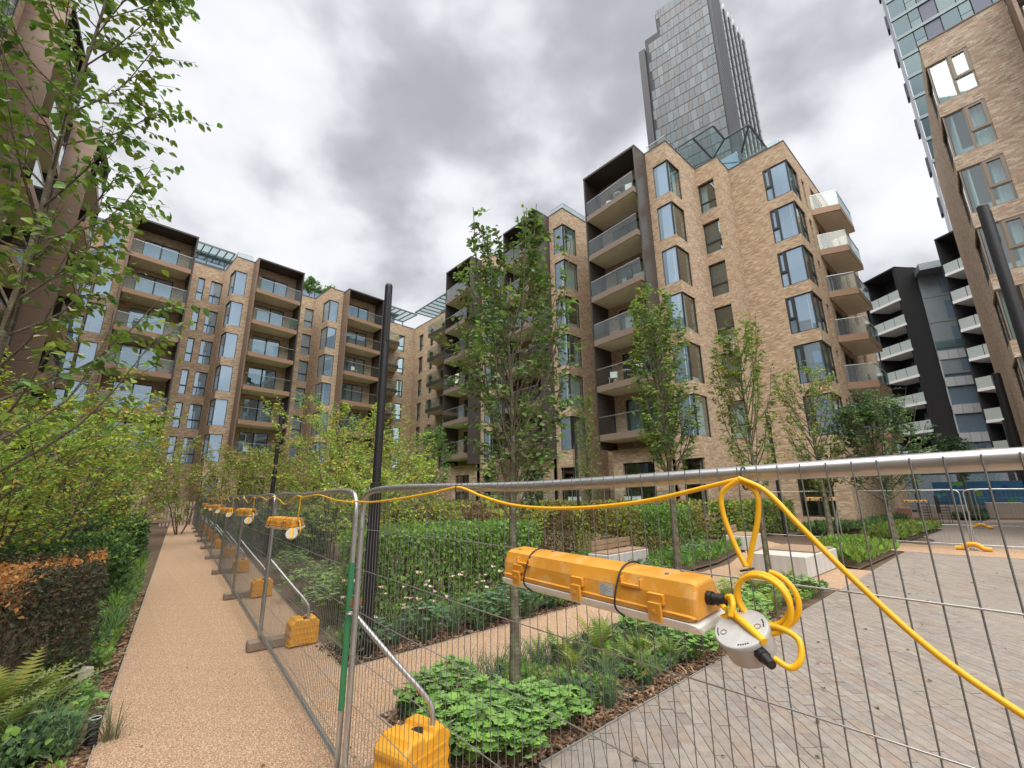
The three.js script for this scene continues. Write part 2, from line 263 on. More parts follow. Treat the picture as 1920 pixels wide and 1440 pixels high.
// One bay of the sawtooth elevation. x0: front edge of the deep fin; m = 1: balconies run towards -x from the fin, the corner windows stand on the +x side; m = -1: mirrored.
function bayModule(B, x0, m, o = {}) {
  const X = (s) => x0 + m * s, pf = m > 0 ? 'px' : 'nx', nf = m > 0 ? 'nx' : 'px', D0 = -1.31, DM = -5.3;
  const back = -1.78, base = 4.62, bk = o.brick || M.brick;
  // portal of metal round the balconies
  cladding(B, X(-0.12), X(0), D0 + 0.004, 0, base, TOP - 0.15, o.fin || M.bronze, o.fin ? 3.1 : 1.55);
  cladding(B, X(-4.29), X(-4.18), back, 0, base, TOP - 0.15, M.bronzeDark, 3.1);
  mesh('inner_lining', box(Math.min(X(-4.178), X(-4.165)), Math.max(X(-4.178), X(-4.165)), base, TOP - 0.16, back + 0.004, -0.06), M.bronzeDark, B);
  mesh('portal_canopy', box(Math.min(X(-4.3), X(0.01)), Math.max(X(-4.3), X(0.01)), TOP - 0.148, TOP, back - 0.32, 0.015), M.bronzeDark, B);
  // wall behind the balconies with its doors
  const doors = []; for (let k = 0; k < 6; k++) doors.push([X(-3.35), X(-0.92), FLOOR(k) + 0.4, FLOOR(k) + 2.72]);
  wall(B, bk, 'z', back, X(-4.17), X(-0.13), base, TOP - 0.16, doors);
  doors.forEach((d) => windowUnit(B, 'z', back - 0.1, Math.min(d[0], d[1]), Math.max(d[0], d[1]), d[2], d[3], DOOR, { glass: o.glass, name: 'balcony_door' }));
  for (let k = 0; k < 6; k++) balcony(B, [[X(-4.15), back + 0.02], [X(-4.15), 0.03], [X(-0.13), 0.34], [X(-0.13), back + 0.02]], [[1, 2, 4]], FLOOR(k), { slab: o.slab });
  // pier with corner windows
  const ys = []; for (let k = 0; k < 6; k++) ys.push([FLOOR(k) - 0.1, FLOOR(k) + 2.26]);
  const gf = o.groundWindow === false ? [] : [[X(0.3), X(1.5), 0.9, 3.8]];
  wall(B, bk, 'z', D0, X(0.002), X(1.5), 0, TOP, [...ys.map(([a, b]) => [X(0.44), X(1.6), a, b]), ...gf]);
  wall(B, bk, pf, X(1.5), DM + 0.002, D0 - 0.321, 0, TOP, ys.map(([a, b]) => [-2.86, D0, a, b]));
  for (const [a, b] of ys) {
    windowUnit(B, 'z', D0 - 0.05, Math.min(X(0.44), X(1.44)), Math.max(X(0.44), X(1.44)), a, b, ONE, { glass: o.bayGlass || o.glass, thin: 1 });
    windowUnit(B, pf, X(1.45), -2.86, D0 - 0.045, a, b, ONE, { glass: o.glass, thin: 1 });
  }
  // flank of the block on the other side, and the ground floor
  wall(B, bk, nf, X(-4.285), DM + 0.002, back - 0.002, 0, TOP - 0.16);
  wall(B, bk, 'z', -0.95, X(-4.0), X(-0.02), 0, base - 0.02, [[X(-3.3), X(-1.15), 0.5, 3.75]]);
  windowUnit(B, 'z', -1.1, Math.min(X(-3.3), X(-1.15)), Math.max(X(-3.3), X(-1.15)), 0.5, 3.75, [[0, 0.5, 0.3, 1], [0.5, 1, 0.3, 1], [0, 1, 0, 0.3]], { curtain: false });
  mesh('ground_floor_flank', box(Math.min(X(-0.02), X(-0.3)), Math.max(X(-0.02), X(-0.3)), 0, base - 0.02, D0, -0.96), bk, B);
  if (gf.length) windowUnit(B, 'z', D0 - 0.12, Math.min(X(0.3), X(1.44)), Math.max(X(0.3), X(1.44)), 0.9, 3.8, ONE, { curtain: false });
  // coping and roof rail over the pier
  mesh('coping', merge([box(Math.min(X(0), X(1.53)), Math.max(X(0), X(1.53)), TOP, TOP + 0.06, D0 - 0.33, D0 + 0.03), box(Math.min(X(1.17), X(1.53)), Math.max(X(1.17), X(1.53)), TOP, TOP + 0.06, DM, D0 - 0.331)]), M.coping, B);
  if (o.roofRail !== false) {
    const rr = part('roof_balustrade', B);
    for (let k = 0; k < 1; k++) mesh('glass_panel', box(Math.min(X(0.06), X(1.4)), Math.max(X(0.06), X(1.4)), TOP + 0.02, TOP + 0.6, D0 - 0.2, D0 - 0.188), M.balGlass, rr);
    for (let k = 0; k < 3; k++) mesh('glass_panel', box(X(1.4) - 0.006, X(1.4) + 0.006, TOP + 0.02, TOP + 0.6, D0 - 0.24 - 1.2 * (k + 1) + 0.02, D0 - 0.24 - 1.2 * k), M.balGlass, rr);
    mesh('handrail', merge([box(Math.min(X(0.06), X(1.42)), Math.max(X(0.06), X(1.42)), TOP + 0.6, TOP + 0.63, D0 - 0.215, D0 - 0.175), box(X(1.4) - 0.02, X(1.4) + 0.02, TOP + 0.6, TOP + 0.63, DM + 0.4, D0 - 0.216)]), M.steel, rr);
  }
}
// The wall between two bays, set back, with two columns of windows counted from the bay's flank (s0 is that flank, s1 the next block)
function backWall(B, x0, x1, dm, cols, o = {}) {
  const holes = [], bk = o.brick || M.brick;
  for (const [a, b] of cols) for (let k = 0; k < 6; k++) holes.push([a, b, FLOOR(k) - 0.05, FLOOR(k) + 2.26]);
  wall(B, bk, 'z', dm, x0, x1, 0, TOP, holes);
  holes.forEach((h) => { const q = o.blindRows ? (o.blindRows.includes(Math.round((h[2] + 0.05 - 5.1) / 3.1)) ? -1 : 2) : rw(); windowUnit(B, 'z', dm - 0.16, Math.min(h[0], h[1]), Math.max(h[0], h[1]), h[2], h[3], TWO_ROWS, { glass: o.glass, blind: q < (o.blinds || 0) }); });
  mesh('coping', box(Math.min(x0, x1), Math.max(x0, x1), TOP, TOP + 0.06, dm - 0.35, dm + 0.03), M.coping, B);
}
function floors(B, plan) {   // storey slabs and the flat roof close the shell
  for (let k = 0; k < 6; k++) mesh('storey_slab', prism(plan, FLOOR(k) + 0.02, FLOOR(k) + 0.34), M.interior, B);
  mesh('flat_roof', prism(plan, TOP - 0.55, TOP - 0.3), M.roofing, B);
}
function pergola(B, x0, x1, z0, z1, y, n, o = {}) {   // glazed penthouse canopy on the roof: beams, purlins, glass
  const g = part('roof_pergola', B), bars = [];
  bars.push(box(x0, x1, y, y + 0.16, z1 - 0.09, z1), box(x0, x1, y, y + 0.16, z0, z0 + 0.09));
  for (let i = 0; i <= n; i++) { const x = lerp(x0 + 0.04, x1 - 0.04, i / n); bars.push(box(x - 0.04, x + 0.04, y + 0.002, y + 0.14, z0 + 0.09, z1 - 0.09)); }
  for (const x of [x0 + 0.12, x1 - 0.12]) bars.push(box(x - 0.05, x + 0.05, TOP - 0.3, y, z0 + 0.1, z0 + 0.2));
  mesh('beams', merge(bars), M.greySteel, g);
  if (o.glass !== false) for (let i = 0; i < n; i++) { const a = lerp(x0 + 0.04, x1 - 0.04, i / n), b = lerp(x0 + 0.04, x1 - 0.04, (i + 1) / n); mesh('glass_panel', box(a + 0.01, b - 0.01, y + 0.165, y + 0.18, z0, z1), M.balGlass, g); }
  return g;
}
function penthouse(B, x0, x1, z0, z1, y1) {   // set-back glazed storey
  const g = part('penthouse', B), n = Math.max(2, Math.round((x1 - x0) / 1.6));
  mesh('wall', box(x0, x1, TOP - 0.32, y1, z0, z1 - 0.25), M.greySteel, g);
  for (let i = 0; i < n; i++) mesh('pane', box(lerp(x0, x1, i / n) + 0.04, lerp(x0, x1, (i + 1) / n) - 0.04, TOP + 0.1, y1 - 0.2, z1 - 0.06, z1 - 0.05), M.glassSky, g);
  mesh('roof', box(x0 - 0.3, x1 + 0.3, y1, y1 + 0.2, z0, z1 + 0.4), M.greySteel, g);
  return g;
}

// ---- right wing: its elevation looks towards -x; local x is the world's z, local z points out of the facade
{
  const B = thing('apartment_building', 'stepped buff brick apartment block with bronze balcony portals behind the upright trees', 'building', [22.07, 0, 0], -Math.PI / 2);
  for (const x0 of [-12.66, -21.72, -30.78]) bayModule(B, x0, 1, { fin: M.bronzeGrey, slab: M.fasciaGrey, bayGlass: M.glassSky });
  backWall(B, -29.28, -26.0, -5.3, [[-29.26, -28.2], [-27.75, -27.2]]);
  backWall(B, -20.22, -16.94, -5.3, [[-20.2, -19.1], [-18.7, -18.15]]);
  backWall(B, -50.9, -35.06, -5.3, [[-49.75, -48.65], [-47.0, -46.1], [-44.2, -42.2], [-41.2, -39.2], [-37.6, -36.7]]);
  // near end: two more steps and the end wall
  backWall(B, -11.16, -9.62, -5.3, [[-11.14, -10.02]], { blindRows: [4, 3, 1] });
  wall(B, M.brick, 'px', -9.62, -7.2, -5.621, 0, TOP);
  mesh('coping', box(-9.97, -9.59, TOP, TOP + 0.06, -7.2, -5.651), M.coping, B);
  const ys = []; for (let k = 0; k < 6; k++) ys.push([FLOOR(k) - 0.1, FLOOR(k) + 2.26]);
  wall(B, M.brick, 'z', -7.2, -9.62, -6.1, 0, TOP, [...ys.map(([a, b]) => [-7.58, -6, a, b]), [-8.6, -6.9, 0.6, 3.6]]);
  windowUnit(B, 'z', -7.36, -8.6, -6.9, 0.6, 3.6, DOOR, { curtain: false });
  const wide = []; for (let k = 0; k < 6; k++) wide.push([-15.3, -12.1, FLOOR(k) + 0.4, FLOOR(k) + 2.7], [-10.6, -10.0, FLOOR(k) + 0.1, FLOOR(k) + 2.26], [-19.5, -18.3, FLOOR(k) - 0.05, FLOOR(k) + 2.26]);
  wall(B, M.brick, 'px', -6.1, -24, -7.521, 0, TOP, [...ys.map(([a, b]) => [-9.25, -7.2, a, b]), ...wide]);
  for (const [a, b] of ys) {
    windowUnit(B, 'z', -7.25, -7.58, -6.16, a, b, CASEMENT, { bar: 0.06, glass: M.glassSky });
    windowUnit(B, 'px', -6.15, -9.25, -7.25, a, b, [[0, 0.55, 0, 1], [0.55, 1, 0.4, 1], [0.55, 1, 0, 0.4]], { bar: 0.06 });
  }
  wide.forEach((h) => windowUnit(B, 'px', -6.25, h[0], h[1], h[2], h[3], h[1] - h[0] > 2 ? DOOR : TWO_ROWS));
  for (let k = 0; k < 6; k++) balcony(B, [[-6.09, -11.2], [-4.64, -11.85], [-4.64, -15.9], [-6.09, -15.9]], [[0, 1, 1], [1, 2, 3], [2, 3, 1]], FLOOR(k) - 0.1, { th: 0.45 });
  mesh('coping', merge([box(-9.62, -6.07, TOP, TOP + 0.06, -7.55, -7.17), box(-6.45, -6.07, TOP, TOP + 0.06, -24, -7.551)]), M.coping, B);
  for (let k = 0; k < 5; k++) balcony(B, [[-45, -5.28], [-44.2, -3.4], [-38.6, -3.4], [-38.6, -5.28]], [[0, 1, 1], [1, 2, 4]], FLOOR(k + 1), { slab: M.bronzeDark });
  floors(B, [[-50.8, -23.8], [-50.8, -5.66], [-34.8, -5.66], [-34.8, -2.18], [-29.65, -2.18], [-29.65, -5.66], [-25.7, -5.66], [-25.7, -2.18], [-20.6, -2.18], [-20.6, -5.66], [-16.6, -5.66], [-16.6, -2.18], [-11.54, -2.18], [-11.54, -5.66], [-9.98, -5.66], [-9.98, -7.56], [-6.48, -7.56], [-6.48, -23.8]]);
  wall(B, M.brick, 'z', -23.8, -51, -6.1, 0, TOP); wall(B, M.brick, 'nx', -51.2, -24, -5.3, 0, TOP);
  pergola(B, -50, -36, -8.2, -4.6, 26.05, 14); pergola(B, -20.0, -16.4, -8.4, -4.7, 26.05, 4); pergola(B, -29.1, -25.4, -8.4, -4.7, 26.05, 4);
  penthouse(B, -49, -14, -20, -8.6, 26.9);
  // zigzag glass canopy over the near roof terrace
  const C = part('glass_canopy', B), e = [[-12.1, -4.6], [-9.28, -4.6], [-9.28, -6.36], [-7.65, -6.36], [-7.65, -9.6]];
  for (const p of [[[-12.1, -4.6], [-9.28, -4.6], [-9.28, -6.36], [-12.1, -6.36]], [[-12.1, -6.38], [-9.3, -6.38], [-9.3, -9.6], [-12.1, -9.6]], [[-9.28, -6.36], [-7.65, -6.36], [-7.65, -9.6], [-9.28, -9.6]]]) mesh('glass_panel', prism(p, 26.2, 26.215), M.balGlass, C);
  const bm = []; for (let i = 0; i < e.length - 1; i++) bm.push(limb([V(e[i][0], 26.17, e[i][1]), V(e[i + 1][0], 26.17, e[i + 1][1])], 0.075, 0.075, 4));
  for (const [a, b] of [[[-9.28, -6.36], [-10.6, -7.5]], [[-12.1, -4.6], [-12.1, -9.6]], [[-10.7, -4.6], [-10.7, -9.6]], [[-7.65, -6.36], [-9, -8.6]], [[-7.7, -9.5], [-12.1, -9.5]]]) bm.push(limb([V(a[0], 26.14, a[1]), V(b[0], 26.14, b[1])], 0.075, 0.075, 4));
  for (const [x, z] of [[-10.6, -7.5], [-9, -8.7], [-11.9, -9.4]]) bm.push(limb([V(x, TOP - 0.3, z), V(x, 26.15, z)], 0.05, 0.05, 6));
  mesh('beams', merge(bm), M.greySteel, C);
  for (const [x0, x1, z0, z1] of [[-9.0, -6.5, -7.55, -7.538], [-6.45, -6.438, -14, -7.6]]) mesh('glass_panel', box(x0, x1, TOP + 0.02, TOP + 0.62, z0, z1), M.balGlass, C);
  mesh('stair_core', box(-13.5, -10.8, TOP - 0.3, 26.0, -14, -7.9), M.greySteel, C);
  mesh('terrace_glazing', box(-10.75, -9.1, TOP - 0.2, 26.0, -8.0, -7.985), M.glassSky, C);
}
// ---- middle wing, closing the court
{
  const B = thing('apartment_building', 'buff brick apartment block closing the far end of the garden with three bronze balcony portals', 'building', [6.8, 0, -44.07], 4.95 * Math.PI / 180);
  const o = { glass: M.glassSky, bayGlass: M.glassSky };
  bayModule(B, 0, -1, o); bayModule(B, 9.08, -1, { ...o, roofRail: false }); bayModule(B, -9.08, -1, { ...o, roofRail: false });
  backWall(B, -4.78, -1.5, -5.3, [[-2.5, -1.52], [-3.55, -3.0]], o);
  backWall(B, 4.3, 7.58, -5.3, [[6.58, 7.56]], { ...o, blinds: 0.4 });
  backWall(B, 13.38, 21.6, -5.3, [[18.7, 19.7], [16.3, 17.3], [14.2, 15.2]]);
  backWall(B, -15.6, -10.58, -5.3, [[-11.6, -10.6], [-13.4, -12.6]], o);
  for (let k = 0; k < 5; k++) balcony(B, [[13.4, -5.28], [13.4, -3.3], [17.7, -3.3], [18.4, -5.28]], [[1, 2, 3], [2, 3, 1]], FLOOR(k + 1), { slab: M.bronzeDark });
  floors(B, [[-15.4, -18], [-15.4, -5.66], [-10.2, -5.66], [-10.2, -2.18], [-5, -2.18], [-5, -5.66], [-1.15, -5.66], [-1.15, -2.18], [4.05, -2.18], [4.05, -5.66], [7.95, -5.66], [7.95, -2.18], [13.1, -2.18], [13.1, -5.66], [21, -5.66], [21, -18]]);
  wall(B, M.brick, 'z', -17.8, -15.6, 21.4, 0, TOP);
  pergola(B, -5.6, -1.0, -8.2, -4.6, 26.05, 7); pergola(B, 13.5, 21.0, -8.2, -4.6, 26.05, 9);
  penthouse(B, -14, 20, -17, -8.6, 26.9);
}
// ---- left wing along the path
{
  const B = thing('apartment_building', 'brick apartment block with wide brown metal fins beside the gravel path', 'building', [-7.08, 0, -0.63], 85 * Math.PI / 180);
  for (const x0 of [15.0, 24.07, 33.1]) bayModule(B, x0, -1, { roofRail: false, glass: M.glassSky });
  backWall(B, 19.28, 22.57, -5.3, [[21.6, 22.5], [20.5, 21.05]]); backWall(B, 28.35, 31.6, -5.3, [[30.6, 31.5], [29.5, 30.05]]); backWall(B, 37.38, 49.6, -5.3, [[40, 41], [44, 45]]); backWall(B, -9, 13.5, -5.3, [[9, 11], [3, 5]]);
  floors(B, [[-8.8, -15], [-8.8, -5.66], [13.1, -5.66], [13.1, -2.18], [19.0, -2.18], [19.0, -5.66], [22.9, -5.66], [22.9, -2.18], [28, -2.18], [28, -5.66], [32, -5.66], [32, -2.18], [37.1, -2.18], [37.1, -5.66], [49.4, -5.66], [49.4, -15]]);
  wall(B, M.brick, 'nx', -9, -15, -5.3, 0, TOP);
  wall(B, M.brick, 'z', -14.8, -9, 49.6, 0, TOP);
}
// ---- pale brick block at the right, its corner windows and the fin of its first portal
{
  const B = thing('apartment_building', 'pale brick apartment block with brown framed corner windows below the glass tower', 'building', [26.4, 0, 0], -Math.PI / 2);
  const D0 = -1.31, ys = []; for (let k = 0; k < 6; k++) ys.push([FLOOR(k) - 0.1, FLOOR(k) + 2.26]);
  wall(B, M.brickPale, 'z', D0, 0.75, 3.74, 0, TOP, ys.map(([a, b]) => [0.6, 2.24, a, b]));
  // the flank runs back at a slight angle
  const F = part('brick_flank', B); F.position.set(0.75, 0, D0); F.rotation.y = 2.6 * Math.PI / 180;
  const g = wallGeo(-14, -0.33, 0, TOP, ys.map(([a, b]) => [-2.3, 0, a, b]), 0.3); g.rotateY(-Math.PI / 2);
  mesh('brick_wall', g, M.brickPale, F);
  for (const [a, b] of ys) {
    windowUnit(B, 'z', D0 - 0.05, 0.80, 2.24, a, b, [[0, 0.52, 0, 1], [0.52, 1, 0.4, 1, 1], [0.52, 1, 0, 0.4]], { frame: M.frameBrown, glass: M.glass, curtain: 'half' });
    windowUnit(F, 'nx', 0.05, -2.3, -0.06, a, b, ONE, { thin: 1, glass: M.glass, name: 'side_window' });
  }
  mesh('coping', box(0.72, 3.74, TOP, TOP + 0.06, D0 - 0.35, D0 + 0.03), M.coping, B);
  cladding(B, 3.75, 3.87, D0, 0, 4.6, TOP, M.bronze); cladding(B, 8.0, 8.12, D0, 0, 4.6, TOP, M.bronze);
  mesh('portal_canopy', box(3.74, 8.13, TOP, TOP + 0.14, -1.8, 0.01), M.bronzeDark, B);
  wall(B, M.brickPale, 'z', -1.78, 3.88, 20, 0, TOP);
  for (let k = 0; k < 6; k++) balcony(B, [[3.89, -1.76], [3.89, 0.3], [7.98, 0.02], [7.98, -1.76]], [[1, 2, 4]], FLOOR(k));
  const plan = [[1.15, -15], [1.15, -1.7], [19.8, -2.15], [19.8, -15]];
  floors(B, plan); wall(B, M.brickPale, 'px', 20, -15, -2.11, 0, TOP); wall(B, M.brickPale, 'z', -14.9, 1.0, 20, 0, TOP);
}
// ---- black and white balconied block far behind
{
  const B = thing('apartment_building', 'black clad apartment block with white balconies and grey glazing seen between the brick blocks', 'building', [65.8, 0, -5.4], 0);
  const blk = std({ color: [0.012, 0.012, 0.014], roughness: 0.85 }), grey = std({ color: [0.21, 0.25, 0.265], metalness: 0.2, roughness: 0.5, map: metalGrain }), white = std({ color: [0.72, 0.73, 0.73], roughness: 0.6 }), spandrel = std({ color: [0.42, 0.45, 0.47], roughness: 0.55 });
  const pale = M.brickPale, H = 28;
  const bank = (ax, az, bx, bz, h, n0, n1, nm) => { // a portal between two plan points (relative), open towards the court
    const L = Math.hypot(bx - ax, bz - az), ang = Math.atan2(-(bz - az), bx - ax), g = part(nm, B); g.position.set(ax, 0, az); g.rotation.y = ang;
    mesh('side_wall', merge([box(-0.15, 0, 4, h, -3, 0), box(L, L + 0.15, 4, h, -3, 0)]), blk, g);
    mesh('back_wall', box(0, L, 4, h - 0.2, -3, -2.7), blk, g);
    mesh('canopy', box(-0.15, L + 0.15, h - 0.18, h, -3, 0.02), blk, g);
    for (let k = n0; k < n1; k++) {
      const y = FLOOR(k), w = L / 3;
      mesh('balcony_slab', box(0.01, L - 0.01, y, y + 0.28, -2.65, 0.12), white, g);
      for (let i = 0; i < 3; i++) mesh('glass_panel', box(i * w + 0.03, (i + 1) * w - 0.03, y + 0.25, y + 1.35, 0.05, 0.065), M.balGlass2, g);
      mesh('balcony_door', box(L * 0.3, L * 0.85, y + 0.3, y + 2.5, -2.69, -2.6), M.glassSky, g);
    }
    mesh('base_wall', box(0, L, 0, 4.4, -1.5, -1.2), pale, g);
  };
  M.balGlass2 = phy({ color: [0.62, 0.70, 0.68], transmission: 0.45, thickness: 0, roughness: 0.35, ior: 1.6 });
  bank(2.2, -3.2, 0, 0, H, 0, 7, 'balcony_bank'); bank(2.2 + 3, -3.2 - 4.4, 2.2 + 0.1, -3.2 - 0.2, H - 2, 0, 6, 'balcony_bank');
  mesh('black_fin', prism([[0, 0.02], [2.0, 1.67], [2.3, 1.4], [0.3, -0.2]], 3.8, H), blk, B);
  // glazed recess between the portals
  const R = part('glazed_recess', B); R.position.set(2.0, 0, 1.69); R.rotation.y = Math.atan2(-2.45, 0.8);
  mesh('grey_wall', box(0, 2.6, 14.6, 26.6, -0.3, 0), grey, R);
  for (let k = 3; k < 7; k++) { mesh('panel_joint', box(0.02, 2.58, FLOOR(k) + 0.1, FLOOR(k) + 0.14, 0.001, 0.02), blk, R); mesh('window', box(1.75, 2.5, FLOOR(k) + 0.5, FLOOR(k) + 2.6, 0.002, 0.03), M.glassSky, R); }
  mesh('roof_overhang', box(-0.2, 2.8, 26.6, 27.4, -0.3, 2.2), grey, R);
  for (let k = 0; k < 4; k++) { for (let i = 0; i < 3; i++) mesh('spandrel_panel', box(0.03 + i * 0.86, 0.86 + i * 0.86, FLOOR(k) + 1.9, FLOOR(k) + 2.9, -0.1, 0.1), spandrel, R); mesh('window', box(0.1, 2.55, FLOOR(k) - 0.2, FLOOR(k) + 1.88, -0.2, -0.1), M.glassSky, R); mesh('window_frame', merge([box(0.0, 0.12, FLOOR(k) - 0.2, FLOOR(k) + 1.88, -0.1, 0.04), box(2.5, 2.6, FLOOR(k) - 0.2, FLOOR(k) + 1.88, -0.1, 0.04)]), spandrel, R); }
  mesh('glass_panel', box(0.05, 2.5, 17.4, 18.5, 0.1, 0.115), M.balGlass, R);
  mesh('backing', box(0, 2.6, 0, 26.4, -1.2, -0.8), blk, R);
  bank(62 - 65.8, 4.17, 60.2 - 65.8, 7.6, 28.2, 0, 7, 'balcony_bank');
  mesh('base_band', box(-3, 8, 3.9, 4.9, 3.0, 3.3), pale, B);
  mesh('rear_block', box(6, 24, 0, 26, -14, 6), blk, B);
}
// ---- glass tower above the pale brick block
{
  const B = thing('glass_tower', 'tall teal glass tower with white edged floors rising above the pale brick block', 'building', [66.5, 0, 0.17], -Math.PI / 2);
  const bandM = std({ color: [0.20, 0.245, 0.265], metalness: 0.3, roughness: 0.4 }), tealA = phy({ color: [0.05, 0.092, 0.112], metalness: 0.3, roughness: 0.14 }), tealB = phy({ color: [0.085, 0.135, 0.15], metalness: 0.3, roughness: 0.16 }), purple = std({ color: [0.11, 0.125, 0.17], metalness: 0.3, roughness: 0.5 }), edge = std({ color: [0.42, 0.47, 0.51], metalness: 0.3, roughness: 0.35 });
  const r = mulberry(5), y0 = 24, N = 22;
  mesh('core', box(0.15, 30, 10, y0 + N * 3.1, -20, -0.25), M.frame, B);
  const S = part('side_face', B); S.rotation.y = 2.2 * Math.PI / 180;
  for (let k = 0; k < N; k++) {
    const y = y0 + k * 3.1;
    mesh('floor_band', box(0, 16, y, y + 0.42, -0.22, 0.06), bandM, B);
    for (let i = 0; i < 4; i++) { const x = i * 4; 
      mesh('pane', box(x + 0.05, x + 1.5, y + 0.46, y + 3.06, -0.12, -0.06), r() < 0.7 ? tealA : tealB, B);
      mesh('pane', box(x + 1.58, x + 2.5, y + 1.55, y + 3.06, -0.12, -0.06), r() < 0.5 ? tealA : tealB, B);
      mesh('pane', box(x + 1.58, x + 2.5, y + 0.46, y + 1.48, -0.12, -0.06), tealB, B);
      mesh('louvre_panel', box(x + 2.6, x + 3.95, y + 0.46, y + 3.06, -0.2, -0.1 + 0.1 * (i % 2)), purple, B); }
    mesh('side_panel', box(-0.02, 0.0, y + 0.1, y + 3.0, -9, -0.05), edge, S);
    if (k % 2 === 0) mesh('side_panel', box(-0.25, -0.03, y + 0.2, y + 2.6, -9.4, -8), purple, S);
  }
}
// ---- distant high-rise
{
  const B = thing('high_rise_tower', 'distant grey high-rise with gridded window panels and a dark striped flank above the brick roofs', 'building', [92.6, 0, -29], 0);
  const r = mulberry(11), dk = std({ color: [0.055, 0.058, 0.066], roughness: 0.5, metalness: 0.3 }), rib = std({ color: [0.10, 0.12, 0.14], roughness: 0.45, metalness: 0.4 });
  const glz = [[0.105, 0.13, 0.155], [0.12, 0.145, 0.17], [0.095, 0.118, 0.142], [0.112, 0.118, 0.128], [0.15, 0.175, 0.195]].map((c) => phy({ color: c.map((q) => q * 0.78), metalness: 0.2, roughness: 0.32 }));
  const jnt = std({ color: [0.03, 0.036, 0.045], roughness: 0.6 });
  // left face: from the corner towards az -8, 16.6 m
  const L = part('gridded_face', B); L.rotation.y = (90 - 8) * Math.PI / 180 + Math.PI; L.rotation.y = Math.atan2(16.4, -2.3);
  // local x runs from the corner along the face; outside is -z or +z: keep panels on both skins of a thin slab
  mesh('joint_backing', merge([box(0.1, 16.5, 18, 122.5, -0.5, 0.5), box(0.1, 13.0, 122.5, 128.6, -0.5, 0.5)]), jnt, L);
  mesh('edge_pier', box(16.5, 18.2, 18, 119, -1.4, 0.3), dk, L);
  const shapes = [1.35, 0.9, 0.62].map((w) => [2.92, 1.4].map((h) => box(0, w, 0, h, -0.58, 0.58)));
  for (let k = 20; k < 41; k++) {
    const y = 2.6 + 3.1 * k; let x = 0.15; const end = y > 120 ? 12.9 : 16.4;
    while (x < end - 0.6) { const q = r(), w = q < 0.6 ? 0 : q < 0.8 ? 1 : 2, W = [1.35, 0.9, 0.62][w]; if (x + W > end) break;
      const m = glz[Math.floor(r() * 5)];
      if (w === 2 && r() < 0.6) for (const dy of [0, 1.48]) { const p = mesh('window_panel', shapes[2][1], glz[Math.floor(r() * 5)], L); p.position.set(x, y + 0.08 + dy, 0); }
      else { const p = mesh('window_panel', shapes[w][0], m, L); p.position.set(x, y + 0.08, 0); }
      x += W + 0.06; }
  }
  // right face along +x: solid ribbed corner, then fins and pale reveals
  mesh('corner_pier', box(0.2, 7, 18, 129.4, -0.4, 0.5), rib, B);
  for (let i = 0; i < 60; i++) mesh('rib', box(0.6, 6.9, 60 + i * 1.15, 60.5 + i * 1.15, 0.5, 0.56), dk, B).userData.kind = 'stuff';
  mesh('dark_edge', box(-0.35, 0.2, 18, 129.4, -0.6, 0.62), dk, B);
  const reveal = std({ color: [0.40, 0.43, 0.45], metalness: 0.3, roughness: 0.35 });
  mesh('flank', box(7, 26, 18, 129, -0.8, -0.4), dk, B);
  for (let i = 0; i < 6; i++) { const x = 7.2 + i * 3.15; mesh('fin', box(x, x + 0.9, 18, 128.8, -0.4, 0.2), dk, B); 
    for (let k = 20; k < 42; k++) { mesh('window_panel', box(x + 0.95, x + 2.1, 2.0 + 3.1 * k, 4.6 + 3.1 * k, -0.38, 0.1), reveal, B); mesh('window_panel', box(x + 2.12, x + 3.1, 2.0 + 3.1 * k, 4.6 + 3.1 * k, -0.38, -0.1), glz[2], B); } }
  mesh('core', prism([[0.3, -0.5], [26, -0.8], [24, -17], [-1.6, -16.2]], 10, 122), dk, B);
}

// ---------------------------------------------------------------- ground, paths, paving
const pebble = (() => { const n = 512, c = [], r = mulberry(3), G = 64, cell = [];
  for (let i = 0; i < G * G; i++) cell.push([r(), r(), r()]);
  const near = (u, v) => { const x = u * G, y = v * G, xi = Math.floor(x), yi = Math.floor(y); let d1 = 9, id = 0; for (let a = -1; a <= 1; a++) for (let b = -1; b <= 1; b++) { const X = ((xi + a) % G + G) % G, Y = ((yi + b) % G + G) % G, q = cell[Y * G + X], dx = xi + a + q[0] - x, dy = yi + b + q[1] - y, d = dx * dx + dy * dy; if (d < d1) { d1 = d; id = q[2]; } } return [Math.sqrt(d1), id]; };
  const col = tex(n, n, (u, v) => { const [d, id] = near(u, v); const b = id < 0.3 ? [0.50, 0.34, 0.21] : id < 0.6 ? [0.42, 0.27, 0.16] : id < 0.82 ? [0.58, 0.43, 0.29] : id < 0.93 ? [0.30, 0.19, 0.12] : [0.66, 0.55, 0.42]; return mixc(b, [0.20, 0.125, 0.075], clamp((d - 0.42) / 0.35)).map((q, i) => q * [1.0, 0.97, 0.97][i]); });
  const bmp = tex(n, n, (u, v) => 1 - clamp(near(u, v)[0] / 0.8), false); return [col, bmp]; })();
const patch = rep(tex(512, 512, (u, v) => { const q = 0.86 + 0.2 * fbm(u * 6, v * 6, 5, 61, 6); return [q, q, q]; }), 7);
M.gravel = std({ map: rep(pebble[0], 0.62), bumpMap: rep(pebble[1], 0.62), bumpScale: 0.006, roughness: 0.95 });
const soilTex = tex(512, 512, (u, v) => { const a = fbm(u * 40, v * 40, 4, 71, 40), b = vnoise(u * 120, v * 34, 5, 120, 34), c = vnoise(u * 30, v * 110, 6, 30, 110); const q = Math.max(b, c) > 0.82 ? 1.8 : 0.6 + a; return [0.085 * q, 0.055 * q, 0.036 * q]; });
M.soil = std({ map: rep(soilTex, 1.3), roughness: 1 });
